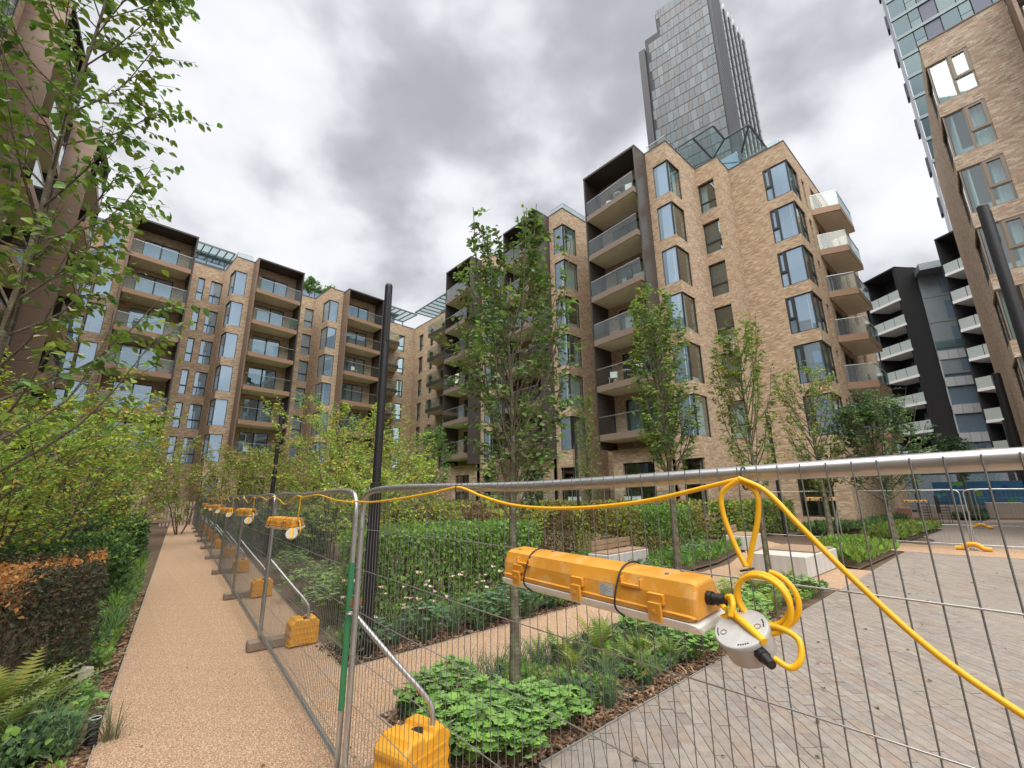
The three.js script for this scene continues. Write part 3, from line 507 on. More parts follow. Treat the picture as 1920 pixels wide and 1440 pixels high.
M.edging = std({ color: [0.42, 0.41, 0.39], metalness: 0.5, roughness: 0.5 });
const stoneTex = rep(tex(512, 512, (u, v) => { const a = fbm(u * 14, v * 40, 5, 81, 2), q = 0.62 + 0.62 * a + 0.2 * vnoise(u * 200, v * 200, 5, 200, 200), t = fbm(u * 9, v * 9, 4, 87, 9); return [q * (0.92 + 0.16 * t), q * 0.985, q * (1.06 - 0.16 * t)]; }), 1.1);
const stoneBump = rep(tex(256, 256, (u, v) => fbm(u * 20, v * 20, 4, 90, 20), false), 0.5);
const stoneTones = [[0.29, 0.25, 0.215], [0.305, 0.265, 0.23], [0.27, 0.235, 0.205], [0.29, 0.245, 0.21], [0.275, 0.25, 0.23], [0.24, 0.195, 0.175], [0.33, 0.295, 0.255], [0.30, 0.235, 0.185]].map((c) => std({ color: mixc(c, [0.29, 0.255, 0.225], 0.25).map((q) => q * 0.84), map: stoneTex, bumpMap: stoneBump, bumpScale: 0.004, roughness: 0.8 }));

struct('ground', flat([[-400, 400], [400, 400], [400, -400], [-400, -400]], -0.03), M.soil);
// main path beside the fence; its edges run 5 degrees off the block
const pathL = (z) => 0.15 + 0.085 * (-z - 4.9), pathR = (z) => 2.08 + (z < -4 ? 0.115 * (-z - 4) : 0);
struct('path', flat([[pathL(6), 6], [2.62, 6], [2.62, -2.7], [2.08, -2.7], [pathR(-4.2), -4.2], [pathR(-5.55), -5.55], [pathR(-24), -24], [pathR(-24) + 0.6, -43], [pathL(-43), -43]], 0), M.gravel);
struct('path', flat([[2.09, -4.22], [12.1, -4.3], [16, -5.05], [16, -6.6], [13.2, -5.85], [10.9, -5.73], [6.8, -5.72], [2.2, -5.53]], 0.004), M.gravel);
struct('path', flat([[11.3, -2.85], [14.4, -2.85], [14.4, -4.95], [11.3, -4.3]], 0.008), M.gravel);
struct('path', flat([[14.3, -3.6], [16, -3.6], [22, -8.8], [22, -10.2], [19.5, -8.4], [14.3, -5.6]], 0.008), M.gravel);
struct('path', flat([[19.7, 8], [22.6, 8], [22.6, -3.0], [25, -5.6], [22.4, -6.4], [19.7, -3.2]], 0.008), M.gravel);
struct('paved_plaza', flat([[2.63, 12], [58, 12], [58, -4.6], [29, -4.2], [25, -2.8], [2.63, -2.71]], -0.004), std({ color: [0.225, 0.195, 0.17], map: stoneTex, roughness: 0.9 }));
struct('lawn', flat([[9, -20], [20.5, -20], [20.5, -41], [9, -41]], -0.002), std({ color: [0.115, 0.24, 0.03], map: patch, roughness: 1 }));
{ // thin metal edging strips between planting and paths
  const strip = (a, b) => { const L = Math.hypot(b[0] - a[0], b[1] - a[1]), g = box(0, L, -0.03, 0.014, -0.004, 0.004).clone(); g.rotateY(Math.atan2(-(b[1] - a[1]), b[0] - a[0])); g.translate(a[0], 0, a[1]); return g; };
  const o = mesh('bed_edging', merge([strip([pathL(4), 4], [pathL(-43), -43]), strip([2.07, -2.72], [2.07, -4.22]), strip([2.08, -4.22], [12.0, -4.3]), strip([2.62, -2.72], [11.3, -2.85]), strip([pathR(-5.55), -5.55], [pathR(-24), -24]), strip([pathR(-5.5), -5.52], [10.9, -5.74])]), M.edging);
  tag(o, 'thin metal edging strip between the planting beds and the paths', 'edging', null, 'structure');
}
{ // stone setts laid at forty-five degrees; the nearest ones are parts of the plaza, the rest one sheet of joined stones
  const plaza = scene.getObjectByName('paved_plaza'), r = mulberry(41), w = 0.098, list = [];
  const c45 = Math.SQRT1_2, inP = (x, z) => x > 2.5 && x < 19.9 && z < 4.2 && z > -2.9 - 0.017 * (x - 2.63);
  for (let row = -260; row < 260; row++) {
    let a = -24 + r() * 0.3; const b = row * (w + 0.0035);
    while (a < 24) { const L = 0.2 + 0.2 * r(), am = a + L / 2, x = 10 + (am + b) * c45, z = 0 + (-am + b) * c45; const tone = Math.floor(Math.pow(r(), 1.3) * 8) % 8, h = 0.004 + 0.0025 * r(), ti = (r() - 0.5) * 0.012;
      if (inP(x, z)) list.push([x, z, L, tone, h, ti]); a += L + 0.0035; }
  }
  list.sort((p, q) => Math.hypot(p[0], p[1]) - Math.hypot(q[0], q[1]));
  const inView = list.filter((p) => { const az = Math.atan2(p[0], -p[1]) * 180 / Math.PI; return az > 34 && az < 97; });
  // stones on the border are cut to the straight edge of the bed
  const edge = (x) => -2.70 - 0.0172 * (x - 2.63);
  function cutStone(x, z, L, h) {
    const X = L / 2, Z = w / 2; let poly = [[-X, -Z], [X, -Z], [X, Z], [-X, Z]].map(([a, b]) => [x + a * c45 + b * c45, z - a * c45 + b * c45]);
    const clip = (f) => { const out = []; for (let i = 0; i < poly.length; i++) { const p = poly[i], q = poly[(i + 1) % poly.length], fp = f(p), fq = f(q); if (fp >= 0) out.push(p); if (fp * fq < 0) { const t = fp / (fp - fq); out.push([lerp(p[0], q[0], t), lerp(p[1], q[1], t)]); } } poly = out; };
    const inside = poly.every((p) => p[1] >= edge(p[0]) && p[0] >= 2.63 && p[0] <= 19.65); if (inside) return null;
    clip((p) => p[1] - edge(p[0])); if (poly.length > 2) clip((p) => p[0] - 2.63); if (poly.length > 2) clip((p) => 19.65 - p[0]); if (poly.length < 3) return false;
    let ar = 0; for (let i = 0; i < poly.length; i++) { const p = poly[i], q = poly[(i + 1) % poly.length]; ar += p[0] * q[1] - q[0] * p[1]; } if (Math.abs(ar) < 0.0006) return false;
    return prism(poly, -0.02, h + 0.004);
  }
  const near = new Set(inView.slice(0, 300)), shapes = new Map(), bulk = stoneTones.map(() => []);
  const sett = (L) => { const q = Math.round(L * 20) / 20; if (!shapes.has(q)) { const b = 0.0025, X = q / 2, Z = w / 2, P = [], v = [[-X, -0.02, -Z], [X, -0.02, -Z], [X, -0.02, Z], [-X, -0.02, Z], [-X, 0, -Z], [X, 0, -Z], [X, 0, Z], [-X, 0, Z], [-X + b, b, -Z + b], [X - b, b, -Z + b], [X - b, b, Z - b], [-X + b, b, Z - b]];
      const U = []; for (const f of [[4, 5, 1, 0], [5, 6, 2, 1], [6, 7, 3, 2], [7, 4, 0, 3], [8, 9, 5, 4], [9, 10, 6, 5], [10, 11, 7, 6], [11, 8, 4, 7], [11, 10, 9, 8]]) for (const k of [0, 1, 2, 0, 2, 3]) { P.push(...v[f[k]]); U.push(v[f[k]][0], v[f[k]][2]); } shapes.set(q, bufferGeo(P, null, U)); } return shapes.get(q); };
  const mtx = new THREE.Matrix4(), e = new THREE.Euler(), q = new THREE.Quaternion();
  for (const p of list) { const [x, z, L, tone, h, ti] = p; const cut = cutStone(x, z, Math.round(L * 20) / 20, h);
    if (cut === false) continue;
    if (cut) { if (near.has(p)) mesh('paving_stone', cut, stoneTones[tone], plaza); else bulk[tone].push(plain(cut)); continue; }
    if (near.has(p)) { const s = mesh('paving_stone', sett(L), stoneTones[tone], plaza); s.position.set(x, h, z); s.rotation.set(ti, Math.PI / 4, ti, 'YXZ'); s.rotation.y = Math.PI / 4; }
    else { const az = Math.atan2(x, -z) * 180 / Math.PI; if (az < 28 || az > 112) continue; e.set(ti, Math.PI / 4, ti, 'YXZ'); q.setFromEuler(e); mtx.compose(V(x, h, z), q, V(1, 1, 1)); bulk[tone].push(plain(sett(L).clone()).applyMatrix4(mtx)); } }
  bulk.forEach((b, i) => { if (b.length) { const m = mesh('paving_stones', mergeGeometries(b, false), stoneTones[i], plaza); m.userData.kind = 'stuff'; } });
}

// ---------------------------------------------------------------- temporary fence, its feet, site lights and cables
const galvTex = rep(tex(256, 256, (u, v) => { const q = 0.72 + 0.4 * fbm(u * 9, v * 9, 5, 14, 9); return [q, q, q]; }), 0.6);
M.galv = std({ color: [0.50, 0.51, 0.52], map: galvTex, metalness: 0.8, roughness: 0.34 });
M.wire = std({ color: [0.22, 0.225, 0.23], metalness: 0.6, roughness: 0.5 });
M.greenPaint = std({ color: [0.04, 0.22, 0.10], map: galvTex, roughness: 0.45 });
const plasticTex = rep(tex(256, 256, (u, v) => { const q = 0.84 + 0.2 * fbm(u * 7, v * 7, 5, 17, 7) - (vnoise(u * 90, v * 90, 3, 90, 90) > 0.86 ? 0.12 : 0); return [q, q, q]; }), 0.4);
M.yellow = std({ color: [0.72, 0.34, 0.02], map: plasticTex, roughness: 0.42 });
const stainTex = rep(tex(512, 512, (u, v) => { const a = fbm(u * 5, v * 5, 5, 23, 5), dust = clamp((fbm(u * 11, v * 11, 5, 29, 11) - 0.56) * 7) * 0.55, spot = vnoise(u * 110, v * 110, 9, 110, 110) > 0.965 ? 0.7 : 1, k = 0.8 + 0.36 * a; return mixc([0.62 * k * spot, 0.285 * k * spot, 0.034 * k * spot], [0.66, 0.48, 0.24], dust * 0.6); }), 0.45);
M.orangeHouse = std({ map: stainTex, roughness: 0.4 });
M.cable = std({ color: [0.80, 0.44, 0.013], roughness: 0.38 });
M.black = std({ color: [0.012, 0.012, 0.013], roughness: 0.5 });
M.footConcrete = std({ color: [0.24, 0.185, 0.14], map: plasticTex, roughness: 0.9 });
M.greyPlastic = std({ color: [0.47, 0.475, 0.48], map: plasticTex, roughness: 0.5 });
M.lens = phy({ color: [0.86, 0.85, 0.82], roughness: 0.35, transmission: 0.25, thickness: 0 });
const FH = 1.94, RAD = 0.0215;
const wireCache = new Map();
function wireGeo(len, vertical) { const k = len.toFixed(3) + vertical; if (!wireCache.has(k)) wireCache.set(k, vertical ? limb([V(0, 0, 0), V(0, len, 0)], 0.0018, 0.0018, 4) : limb([V(0, 0, 0), V(len, 0, 0)], 0.0018, 0.0018, 4)); return wireCache.get(k); }
// panel from P to Q on the ground, mesh on its -z side
function fencePanel(P, Q, label, group, o = {}) {
  const L = Math.hypot(Q[0] - P[0], Q[1] - P[1]), g = thing('wire_fence', label, 'fence', [P[0], 0, P[1]], Math.atan2(-(Q[1] - P[1]), Q[0] - P[0]), group);
  const x0 = 0.05, x1 = L - 0.05, c = 0.13, seg = o.seg || 8;
  mesh('top_rail', limb([V(x0, FH - 0.26, 0), V(x0, FH - c, 0), V(x0 + c * 0.29, FH - c * 0.29, 0), V(x0 + c, FH, 0), V((x0 + x1) / 2, FH, 0), V(x1 - c, FH, 0), V(x1 - c * 0.29, FH - c * 0.29, 0), V(x1, FH - c, 0), V(x1, FH - 0.26, 0)], RAD, RAD, seg, o.near ? 70 : 36), M.galv, g);
  const postTop = FH - 0.262;
  for (const [x, k] of [[x0, 0], [x1, 1]]) {
    if (o.green === k) { mesh('post', limb([V(x, 0.07, 0), V(x, 0.45, 0)], RAD, RAD, seg), M.galv, g); const p = mesh('post', limb([V(x, 0.452, 0), V(x, 1.42, 0)], RAD * 1.06, RAD * 1.06, seg), M.greenPaint, g); p.userData.label = 'green painted length of post'; mesh('post', limb([V(x, 1.422, 0), V(x, postTop, 0)], RAD, RAD, seg), M.galv, g); }
    else mesh('post', limb([V(x, 0.07, 0), V(x, postTop, 0)], RAD, RAD, seg), M.galv, g);
  }
  mesh('bottom_rail', limb([V(x0 + RAD, 0.16, 0), V(x1 - RAD, 0.16, 0)], RAD * 0.92, RAD * 0.92, seg), M.galv, g);
  const pitch = o.pitch || 0.052, n = Math.floor((x1 - x0 - 0.06) / pitch), wv = wireGeo(FH + 0.03 - 0.13, true), bend = mulberry(Math.round(L * 1000) + (o.seed || 0)), bulk = [];
  for (let i = 0; i < n; i++) { const x = x0 + 0.04 + i * pitch; const lean = (bend() - 0.5) * 0.004;
    if (o.near && i < 300) { const w = mesh('vertical_wire', wv, M.wire, g); w.position.set(x, 0.13, -RAD - 0.003); w.rotation.z = lean; w.rotation.x = (bend() - 0.5) * 0.004; }
    else { const q = wv.clone(); q.translate(x, 0.13, -RAD - 0.003); bulk.push(q); } }
  for (const y of [1.68, 1.4, 1.13, 0.85, 0.57, 0.3]) {
    if (o.near) { const amp = 0.006, w = mesh('horizontal_wire', limb([0, 0.2, 0.4, 0.6, 0.8, 1].map((t) => V(lerp(x0, x1, t), y + (bend() - 0.5) * amp * 2, -RAD - 0.007)), 0.0024, 0.0024, 5), M.galv, g); }
    else { const q = wireGeo(x1 - x0, false).clone(); q.translate(x0, y, -RAD - 0.007); bulk.push(q); } }
  if (bulk.length) mesh('mesh_wires', merge(bulk), M.wire, g).userData.kind = 'stuff';
  return g;
}
// near panel between camera and garden, then the row down the path
const fenceP = (k) => [1.43 + 0.315 * k, -3.44 - 3.71 * k];
fencePanel([1.262, 0.62], [1.432, -3.40], 'wire mesh fence panel carrying the large orange site light and coiled yellow cable', null, { near: true, seg: 12, pitch: 0.0525 });
for (let k = 0; k < 10; k++) fencePanel(fenceP(k), fenceP(k + 1), k === 0 ? 'wire mesh fence panel with a green painted post standing on the gravel path' : 'wire mesh fence panel in the row along the gravel path', k === 0 ? null : 'fence panels along the gravel path', { near: k < 2, seg: k < 2 ? 10 : 6, green: k === 0 ? 0 : -1, pitch: k < 3 ? 0.0525 : 0.105, seed: k });
{ // coupler clamp where the two near panels meet
  const g = thing('fence_coupler', 'rusty clamp joining the two fence panels at the green post', 'clamp', [1.432, 1.16, -3.42], 0);
  mesh('plate', box(-0.03, 0.055, -0.025, 0.025, 0.03, 0.036), std({ color: [0.26, 0.11, 0.05], roughness: 0.8 }), g);
  mesh('bolt', limb([V(0.012, 0, -0.05), V(0.012, 0, 0.06)], 0.007, 0.007, 6), M.galv, g);
  mesh('nut', limb([V(0.012, 0, 0.036), V(0.012, 0, 0.05)], 0.013, 0.013, 6), M.galv, g);
}
// a stabiliser: foot bar across the fence line, ballast block, raking brace
function blockGeo() {
  const s = new THREE.Shape(), h = 0.31, W = 0.17; s.moveTo(-W, 0.012); const side = (sg) => { for (let i = 0; i <= 24; i++) { const t = sg > 0 ? i / 24 : 1 - i / 24, y = 0.012 + t * (h - 0.03); s.lineTo(sg * (W - 0.012 * (0.5 + 0.5 * Math.cos(t * 6 * Math.PI)) - (t > 0.9 ? (t - 0.9) * 0.25 : 0)), y); } };
  side(1); s.lineTo(W - 0.05, h); s.lineTo(0.06, h); s.lineTo(0.05, h - 0.022); s.lineTo(-0.03, h - 0.022); s.lineTo(-0.04, h); s.lineTo(-W + 0.05, h); side(-1); s.closePath();
  const g = new THREE.ExtrudeGeometry(s, { depth: 0.2, bevelEnabled: true, bevelSize: 0.018, bevelThickness: 0.03, bevelSegments: 3, steps: 1, curveSegments: 4 }); g.translate(0, 0.006, -0.1); return g;
}
const blkG = blockGeo();
function stabiliser(P, label, group, near) {
  const g = thing('fence_stabiliser', label, 'fence base', [P[0], 0, P[1]], -4.8 * Math.PI / 180, group);
  mesh('foot_bar', new RoundedBoxGeometry(0.62, 0.115, 0.19, 2, 0.02).translate(0.15, 0.06, 0.16), M.footConcrete, g);
  const b = mesh('ballast_block', blkG, M.yellow, g); b.position.set(0.47, 0.0, 0.27); b.rotation.y = 0.06; b.position.y = 0.004;
  if (near) { b.scale.set(1.2, 1.08, 1.15); b.position.x = 0.39; b.position.z = 0.31; b.rotation.y = 0.35; }
  mesh('filler_cap', new THREE.CylinderGeometry(0.036, 0.036, 0.012, 20).translate(0.0, 0.322, 0.03), M.black, b).position.x = -0.0;
  mesh('moulded_rib', merge([-0.07, 0, 0.07].map((y) => box(-0.14, 0.14, 0.15 + y, 0.165 + y, 0.13, 0.136))), M.yellow, b);
  mesh('grip', merge([box(-0.06, 0.06, 0.035, 0.05, 0.13, 0.142), box(-0.06, -0.045, 0.05, 0.075, 0.13, 0.142), box(0.045, 0.06, 0.05, 0.075, 0.13, 0.142)]), M.yellow, b);
  mesh('brace', limb([V(0.03, 1.07, 0.0), V(0.28, 0.76, 0.2), V(0.47, 0.53, 0.33), V(0.505, 0.46, 0.355), V(0.51, 0.30, 0.36)], 0.0185, 0.0185, 10, 24), M.galv, g);
  mesh('clamp', new THREE.TorusGeometry(0.028, 0.006, 6, 14).rotateX(Math.PI / 2).translate(0, 1.08, 0), M.galv, g);
  if (near) mesh('chain', merge([0, 1, 2, 3].map((i) => new THREE.TorusGeometry(0.016, 0.004, 6, 12).rotateX(i % 2 ? 1.2 : 0.3).rotateY(i).translate(0.42 + i * 0.024, 0.33, 0.2 - 0.01 * i))), M.galv, g);
  return g;
}
for (let k = 0; k < 10; k++) stabiliser(fenceP(k), k === 0 ? 'yellow ballast block and raking brace at the green fence post' : 'yellow ballast block on a foot bar under the path fence', k ? 'ballast blocks along the path fence' : null, k === 0);

// site light: orange housing, pale lens, clips, ties, label, cable gland
function labelTex() { const c = document.createElement('canvas'); c.width = 256; c.height = 128; const x = c.getContext('2d'); x.fillStyle = '#b9bdc0'; x.fillRect(0, 0, 256, 128); x.fillStyle = '#444'; for (let i = 0; i < 6; i++) x.fillRect(14, 16 + i * 15, 90 + ((i * 53) % 110), 4); x.font = 'bold 22px sans-serif'; x.fillText('CE', 14, 120); x.strokeStyle = '#555'; x.lineWidth = 3; x.strokeRect(58, 104, 18, 18); x.strokeRect(90, 104, 18, 18); const t = new THREE.CanvasTexture(c); t.colorSpace = THREE.SRGBColorSpace; return t; }
const labelMat = std({ map: labelTex(), roughness: 0.4, metalness: 0.2 });
function housingGeo(L) {
  const s = new THREE.Shape(); const pts = [[-0.070, 0.0], [-0.073, 0.012], [-0.066, 0.014], [-0.060, 0.05], [-0.046, 0.082], [-0.03, 0.088], [0.03, 0.088], [0.046, 0.082], [0.060, 0.05], [0.066, 0.014], [0.073, 0.012], [0.070, 0.0]];
  pts.forEach(([a, b], i) => (i ? s.lineTo(a, b) : s.moveTo(a, b))); s.closePath();
  const g = new THREE.ExtrudeGeometry(s, { depth: L - 0.05, bevelEnabled: true, bevelSize: 0.012, bevelThickness: 0.025, bevelSegments: 4, bevelOffset: -0.012 }); g.translate(0, 0, -(L - 0.05) / 2); g.rotateY(Math.PI / 2); return g;
}
function lensGeo(L) { const s = new THREE.Shape(); [[-0.076, 0.0], [-0.074, -0.012], [-0.05, -0.03], [0.05, -0.03], [0.074, -0.012], [0.076, 0.0]].forEach(([a, b], i) => (i ? s.lineTo(a, b) : s.moveTo(a, b))); s.closePath(); const g = new THREE.ExtrudeGeometry(s, { depth: L - 0.03, bevelEnabled: true, bevelSize: 0.01, bevelThickness: 0.02, bevelSegments: 3, bevelOffset: -0.01 }); g.translate(0, -0.003, -(L - 0.03) / 2); g.rotateY(Math.PI / 2); return g; }
const LL = 0.80;
function siteLight(label, group) {
  const g = thing('site_light', label, 'site light', [0, 0, 0], 0, group);
  const h = mesh('housing', housingGeo(LL), M.orangeHouse, g);
  for (const x of [-0.3, 0.0, 0.29]) for (const sd of [-1, 1]) { const c = mesh('clip', merge([box(x - 0.019, x + 0.019, -0.014, 0.03, 0.0735, 0.083), box(x - 0.024, x + 0.024, 0.026, 0.05, 0.0625, 0.0735), box(x - 0.005, x + 0.005, 0.006, 0.014, 0.083, 0.086)]).scale(1, 1, sd), M.orangeHouse, g); }
  for (const x of [-0.27, 0.21]) mesh('moulded_recess', merge([box(x - 0.04, x + 0.03, 0.052, 0.058, 0.052, 0.066), box(x - 0.04, x - 0.036, 0.052, 0.074, 0.046, 0.064), box(x + 0.026, x + 0.03, 0.052, 0.074, 0.046, 0.064)]), M.orangeHouse, h);
  for (const [x, z] of [[-0.34, 0.02], [-0.2, -0.02], [0.3, 0.02], [0.32, -0.025]]) mesh('screw', new THREE.CylinderGeometry(0.006, 0.006, 0.004, 8), M.footConcrete, h).position.set(x, 0.0895, z);
  mesh('lens', lensGeo(LL), M.lens, g);
  for (const x of [-0.25, 0.16]) mesh('cable_tie', limb([V(x, -0.036, 0.05), V(x, -0.002, 0.085), V(x, 0.055, 0.066), V(x, 0.091, 0.034), V(x, 0.092, -0.034), V(x, 0.055, -0.066), V(x, -0.002, -0.085), V(x, -0.036, -0.05)], 0.0028, 0.0028, 5, 28), M.black, g);
  const lb = mesh('rating_label', new THREE.PlaneGeometry(0.055, 0.032), labelMat, g); lb.position.set(0.115, 0.032, 0.0655); lb.rotation.x = -0.165;
  mesh('cable_gland', merge([new THREE.CylinderGeometry(0.017, 0.017, 0.016, 8).rotateZ(Math.PI / 2).translate(LL / 2 + 0.006, 0.042, 0), new THREE.CylinderGeometry(0.013, 0.015, 0.034, 12).rotateZ(Math.PI / 2).translate(LL / 2 + 0.03, 0.042, 0)]), M.black, g);
  return g;
}
// frame of the near panel: s from its near end towards the green post, off towards the camera
const fd = V(0.0443, 0, -0.999), fn = V(-0.999, 0, -0.0443), FS = (s, y, off) => V(1.28, y, 0).addScaledVector(fd, s).addScaledVector(fn, off);
const lightA = siteLight('large orange site light with pale lens tied to the near wire mesh panel', null);
lightA.position.copy(FS(0.995, 1.602, 0.098));
lightA.scale.set(0.99, 1.05, 1.05);
{ const xa = fd.clone().negate().add(V(0, -0.02, 0)).normalize(), zz = fn.clone().addScaledVector(xa, -fn.dot(xa)).normalize(), yy = zz.clone().cross(xa); const m = new THREE.Matrix4().makeBasis(xa, yy, zz); lightA.quaternion.setFromRotationMatrix(m); lightA.rotateX(0.10); }
{ // junction box hanging from the coil
  const g = thing('junction_box', 'round grey junction box with black glands hanging below the coiled yellow cable', 'junction box', FS(0.505, 1.575, 0.125).toArray(), 0);
  const zz = V(-0.52, 0.84, -0.12).normalize(), xx = V(0, 1, 0).cross(zz).normalize(), yy = zz.clone().cross(xx); g.quaternion.setFromRotationMatrix(new THREE.Matrix4().makeBasis(xx, yy, zz));
  const prof = [[0, -0.05], [0.048, -0.05], [0.056, -0.042], [0.06, 0.004], [0.063, 0.006], [0.063, 0.016], [0.059, 0.019], [0, 0.019]].map(([a, b]) => new THREE.Vector2(a, b));
  mesh('box', new THREE.LatheGeometry(prof, 40).rotateX(Math.PI / 2), M.greyPlastic, g);
  mesh('lid_marks', merge([0, 1, 2, 3].flatMap((q) => [-2, -1, 0, 1, 2].map((i) => { const a = q * Math.PI / 2 + 0.6 + i * 0.1; return new THREE.CylinderGeometry(0.0018, 0.0018, 0.0015, 6).rotateX(Math.PI / 2).translate(0.053 * Math.cos(a), 0.053 * Math.sin(a), 0.0196); }))), M.black, g);
  mesh('lid_screw', merge([[0.036, 0.016], [-0.03, -0.026]].map(([x, y]) => new THREE.TorusGeometry(0.007, 0.0011, 6, 16).translate(x, y, 0.0195))), M.footConcrete, g);
  mesh('knockout', merge([0.005, 0.010, 0.015].map((r) => new THREE.TorusGeometry(r, 0.0012, 6, 20).rotateY(-Math.PI / 2).translate(-0.0595, 0, -0.009).rotateZ(0.9))), M.greyPlastic, g);
  mesh('yellow_tape', merge([limb([V(-0.061, 0.02, 0.012), V(-0.03, 0.026, 0.0215), V(0.02, 0.004, 0.0225), V(0.064, -0.016, 0.013)], 0.0095, 0.0095, 6, 14).scale(1, 1, 1)]), std({ color: [0.80, 0.47, 0.02], roughness: 0.5 }), g).scale.set(1, 1, 1);
  mesh('cable_gland', merge([new THREE.CylinderGeometry(0.015, 0.015, 0.02, 8).translate(0.0, 0.066, -0.008).rotateZ(-2.1), new THREE.CylinderGeometry(0.010, 0.013, 0.026, 10).translate(0.0, 0.088, -0.008).rotateZ(-2.1)]), M.black, g);
}
{ // the near cable: along the rail, loop, coil, and away to the lower right
  const g = thing('power_cable', 'yellow power cable strung along the near fence rail, looped and coiled beside the junction box', 'cable', FS(0.5, 1.94, 0.04).toArray(), 0), o = g.position.clone(), R = 0.0066;
  const tube = (pts, name, steps) => mesh(name, limb(pts.map((p) => p.sub(o)), R, R, 10, steps || pts.length * 8), M.cable, g);
  tube([[3.50, 1.875, 0.03], [3.15, 1.868, 0.035], [2.68, 1.888, 0.04], [2.2, 1.922, 0.04], [1.95, 1.946, 0.035], [1.86, 1.935, 0.04], [1.72, 1.902, 0.045], [1.477, 1.862, 0.045], [1.156, 1.853, 0.045], [0.82, 1.878, 0.045], [0.6, 1.918, 0.045], [0.5, 1.938, 0.045]].map((q) => FS(...q)), 'strung_length', 120);
  tube([[0.5, 1.94, 0.055], [0.44, 1.908, 0.055], [0.373, 1.826, 0.055], [0.285, 1.718, 0.055], [0.177, 1.602, 0.055], [0.075, 1.527, 0.055], [-0.1, 1.43, 0.06], [-0.3, 1.36, 0.05]].map((q) => FS(...q)), 'hanging_length', 80);
  tube([[0.5, 1.935, 0.06], [0.545, 1.90, 0.065], [0.548, 1.85, 0.066], [0.527, 1.77, 0.066], [0.505, 1.72, 0.068]].map((q) => FS(...q)), 'loop', 50);
  tube([[0.5, 1.935, 0.048], [0.462, 1.90, 0.05], [0.466, 1.84, 0.052], [0.488, 1.77, 0.056], [0.502, 1.72, 0.06]].map((q) => FS(...q)), 'loop', 50);
  const coil = []; for (let i = 0; i <= 66; i++) { const t = i / 66, a = Math.PI * 0.55 + t * 2 * Math.PI * 2.75, rr = 1 + 0.1 * Math.sin(t * 9); coil.push(FS(0.462 + 0.062 * rr * Math.cos(a) + 0.01 * t, 1.655 + 0.058 * rr * Math.sin(a) - 0.012 * t, 0.062 + 0.045 * t)); } tube(coil, 'coil', 260);
  tube([[0.55, 1.645, 0.1], [0.535, 1.65, 0.105], [0.525, 1.635, 0.12], [0.53, 1.61, 0.13]].map((q) => FS(...q)), 'lead', 30);
  tube([[0.588, 1.636, 0.098], [0.565, 1.63, 0.105], [0.545, 1.622, 0.12]].map((q) => FS(...q)), 'lead', 24);
  tube([[0.435, 1.545, 0.145], [0.405, 1.533, 0.14], [0.387, 1.55, 0.13], [0.39, 1.585, 0.115], [0.43, 1.60, 0.105], [0.475, 1.598, 0.1]].map((q) => FS(...q)), 'lead', 50);
  for (const [s, y, f] of [[0.5, 1.945, 0.03], [0.505, 1.712, 0.064], [1.95, 1.945, 0.01]]) { const t = mesh('cable_tie', new THREE.TorusGeometry(y > 1.9 ? 0.030 : 0.016, 0.0024, 6, 20), M.black, g); t.position.copy(FS(s, y > 1.9 ? 1.94 : y, y > 1.9 ? 0.02 : f).sub(o)); t.rotation.y = y > 1.9 ? 0.1 : 0; if (y < 1.9) t.rotation.x = 1.3; }
}
// lights and cable down the row
for (let k = 0; k < 6; k++) {
  const P = fenceP(k), Q = fenceP(k + 1), L = lightA.clone(); L.name = numbered('site_light'); scene.add(L); L.userData = { label: k === 0 ? 'orange site light hanging on the green posted panel of the path fence' : 'orange site light hanging end-on along the path fence', category: 'site light', ...(k ? { group: 'site lights along the path fence' } : {}) };
  const t = 0.62, x = lerp(P[0], Q[0], t) - 0.1, z = lerp(P[1], Q[1], t); L.position.set(x, 1.60 + (k % 2) * 0.04, z); L.rotation.set(0, 0, 0); L.rotation.y = -Math.PI / 2 - 0.085 + 0.18; L.rotateX(0.15);
  const c = thing('power_cable', k === 0 ? 'yellow cable sagging along the green posted fence panel' : 'yellow cable sagging between posts of the path fence', 'cable', [P[0], 1.9, P[1]], 0, k ? 'cables along the path fence' : null), o = c.position.clone();
  const at = (t, dy) => V(lerp(P[0], Q[0], t) - 0.045, 1.93 + dy, lerp(P[1], Q[1], t)).sub(o);
  mesh('strung_length', limb([at(0.0, k ? 0 : -0.065), at(0.12, -0.05), at(0.3, 0.0), at(0.48, -0.02), at(0.56, 0.0), at(0.72, -0.10), at(0.86, -0.04), at(1, 0.0)], 0.0066, 0.0066, 8, 60), M.cable, c);
  mesh('drop', limb([at(0.5, 0), at(0.505, -0.16), at(0.52, -0.3), at(0.49, -0.42), at(0.46, -0.36), at(0.49, -0.26), at(0.52, -0.34)], 0.0066, 0.0066, 8, 50), M.cable, c);
  const j = thing('junction_box', k === 0 ? 'grey junction box with a yellow strap under the light on the green posted panel' : 'small grey junction box hanging on the path fence', 'junction box', [lerp(P[0], Q[0], 0.49) - 0.1, 1.53, lerp(P[1], Q[1], 0.49)], 0, k ? 'junction boxes along the path fence' : null);
  mesh('box', new THREE.CylinderGeometry(0.06, 0.055, 0.055, 20).rotateX(1.2).rotateY(-0.5), M.greyPlastic, j); mesh('strap', box(-0.016, 0.016, -0.05, 0.055, 0.0, 0.042).clone().rotateX(-0.3).rotateY(-0.5), M.cable, j); mesh('cable_gland', new THREE.CylinderGeometry(0.014, 0.016, 0.035, 10).translate(0.02, -0.065, 0.02), M.black, j);
}
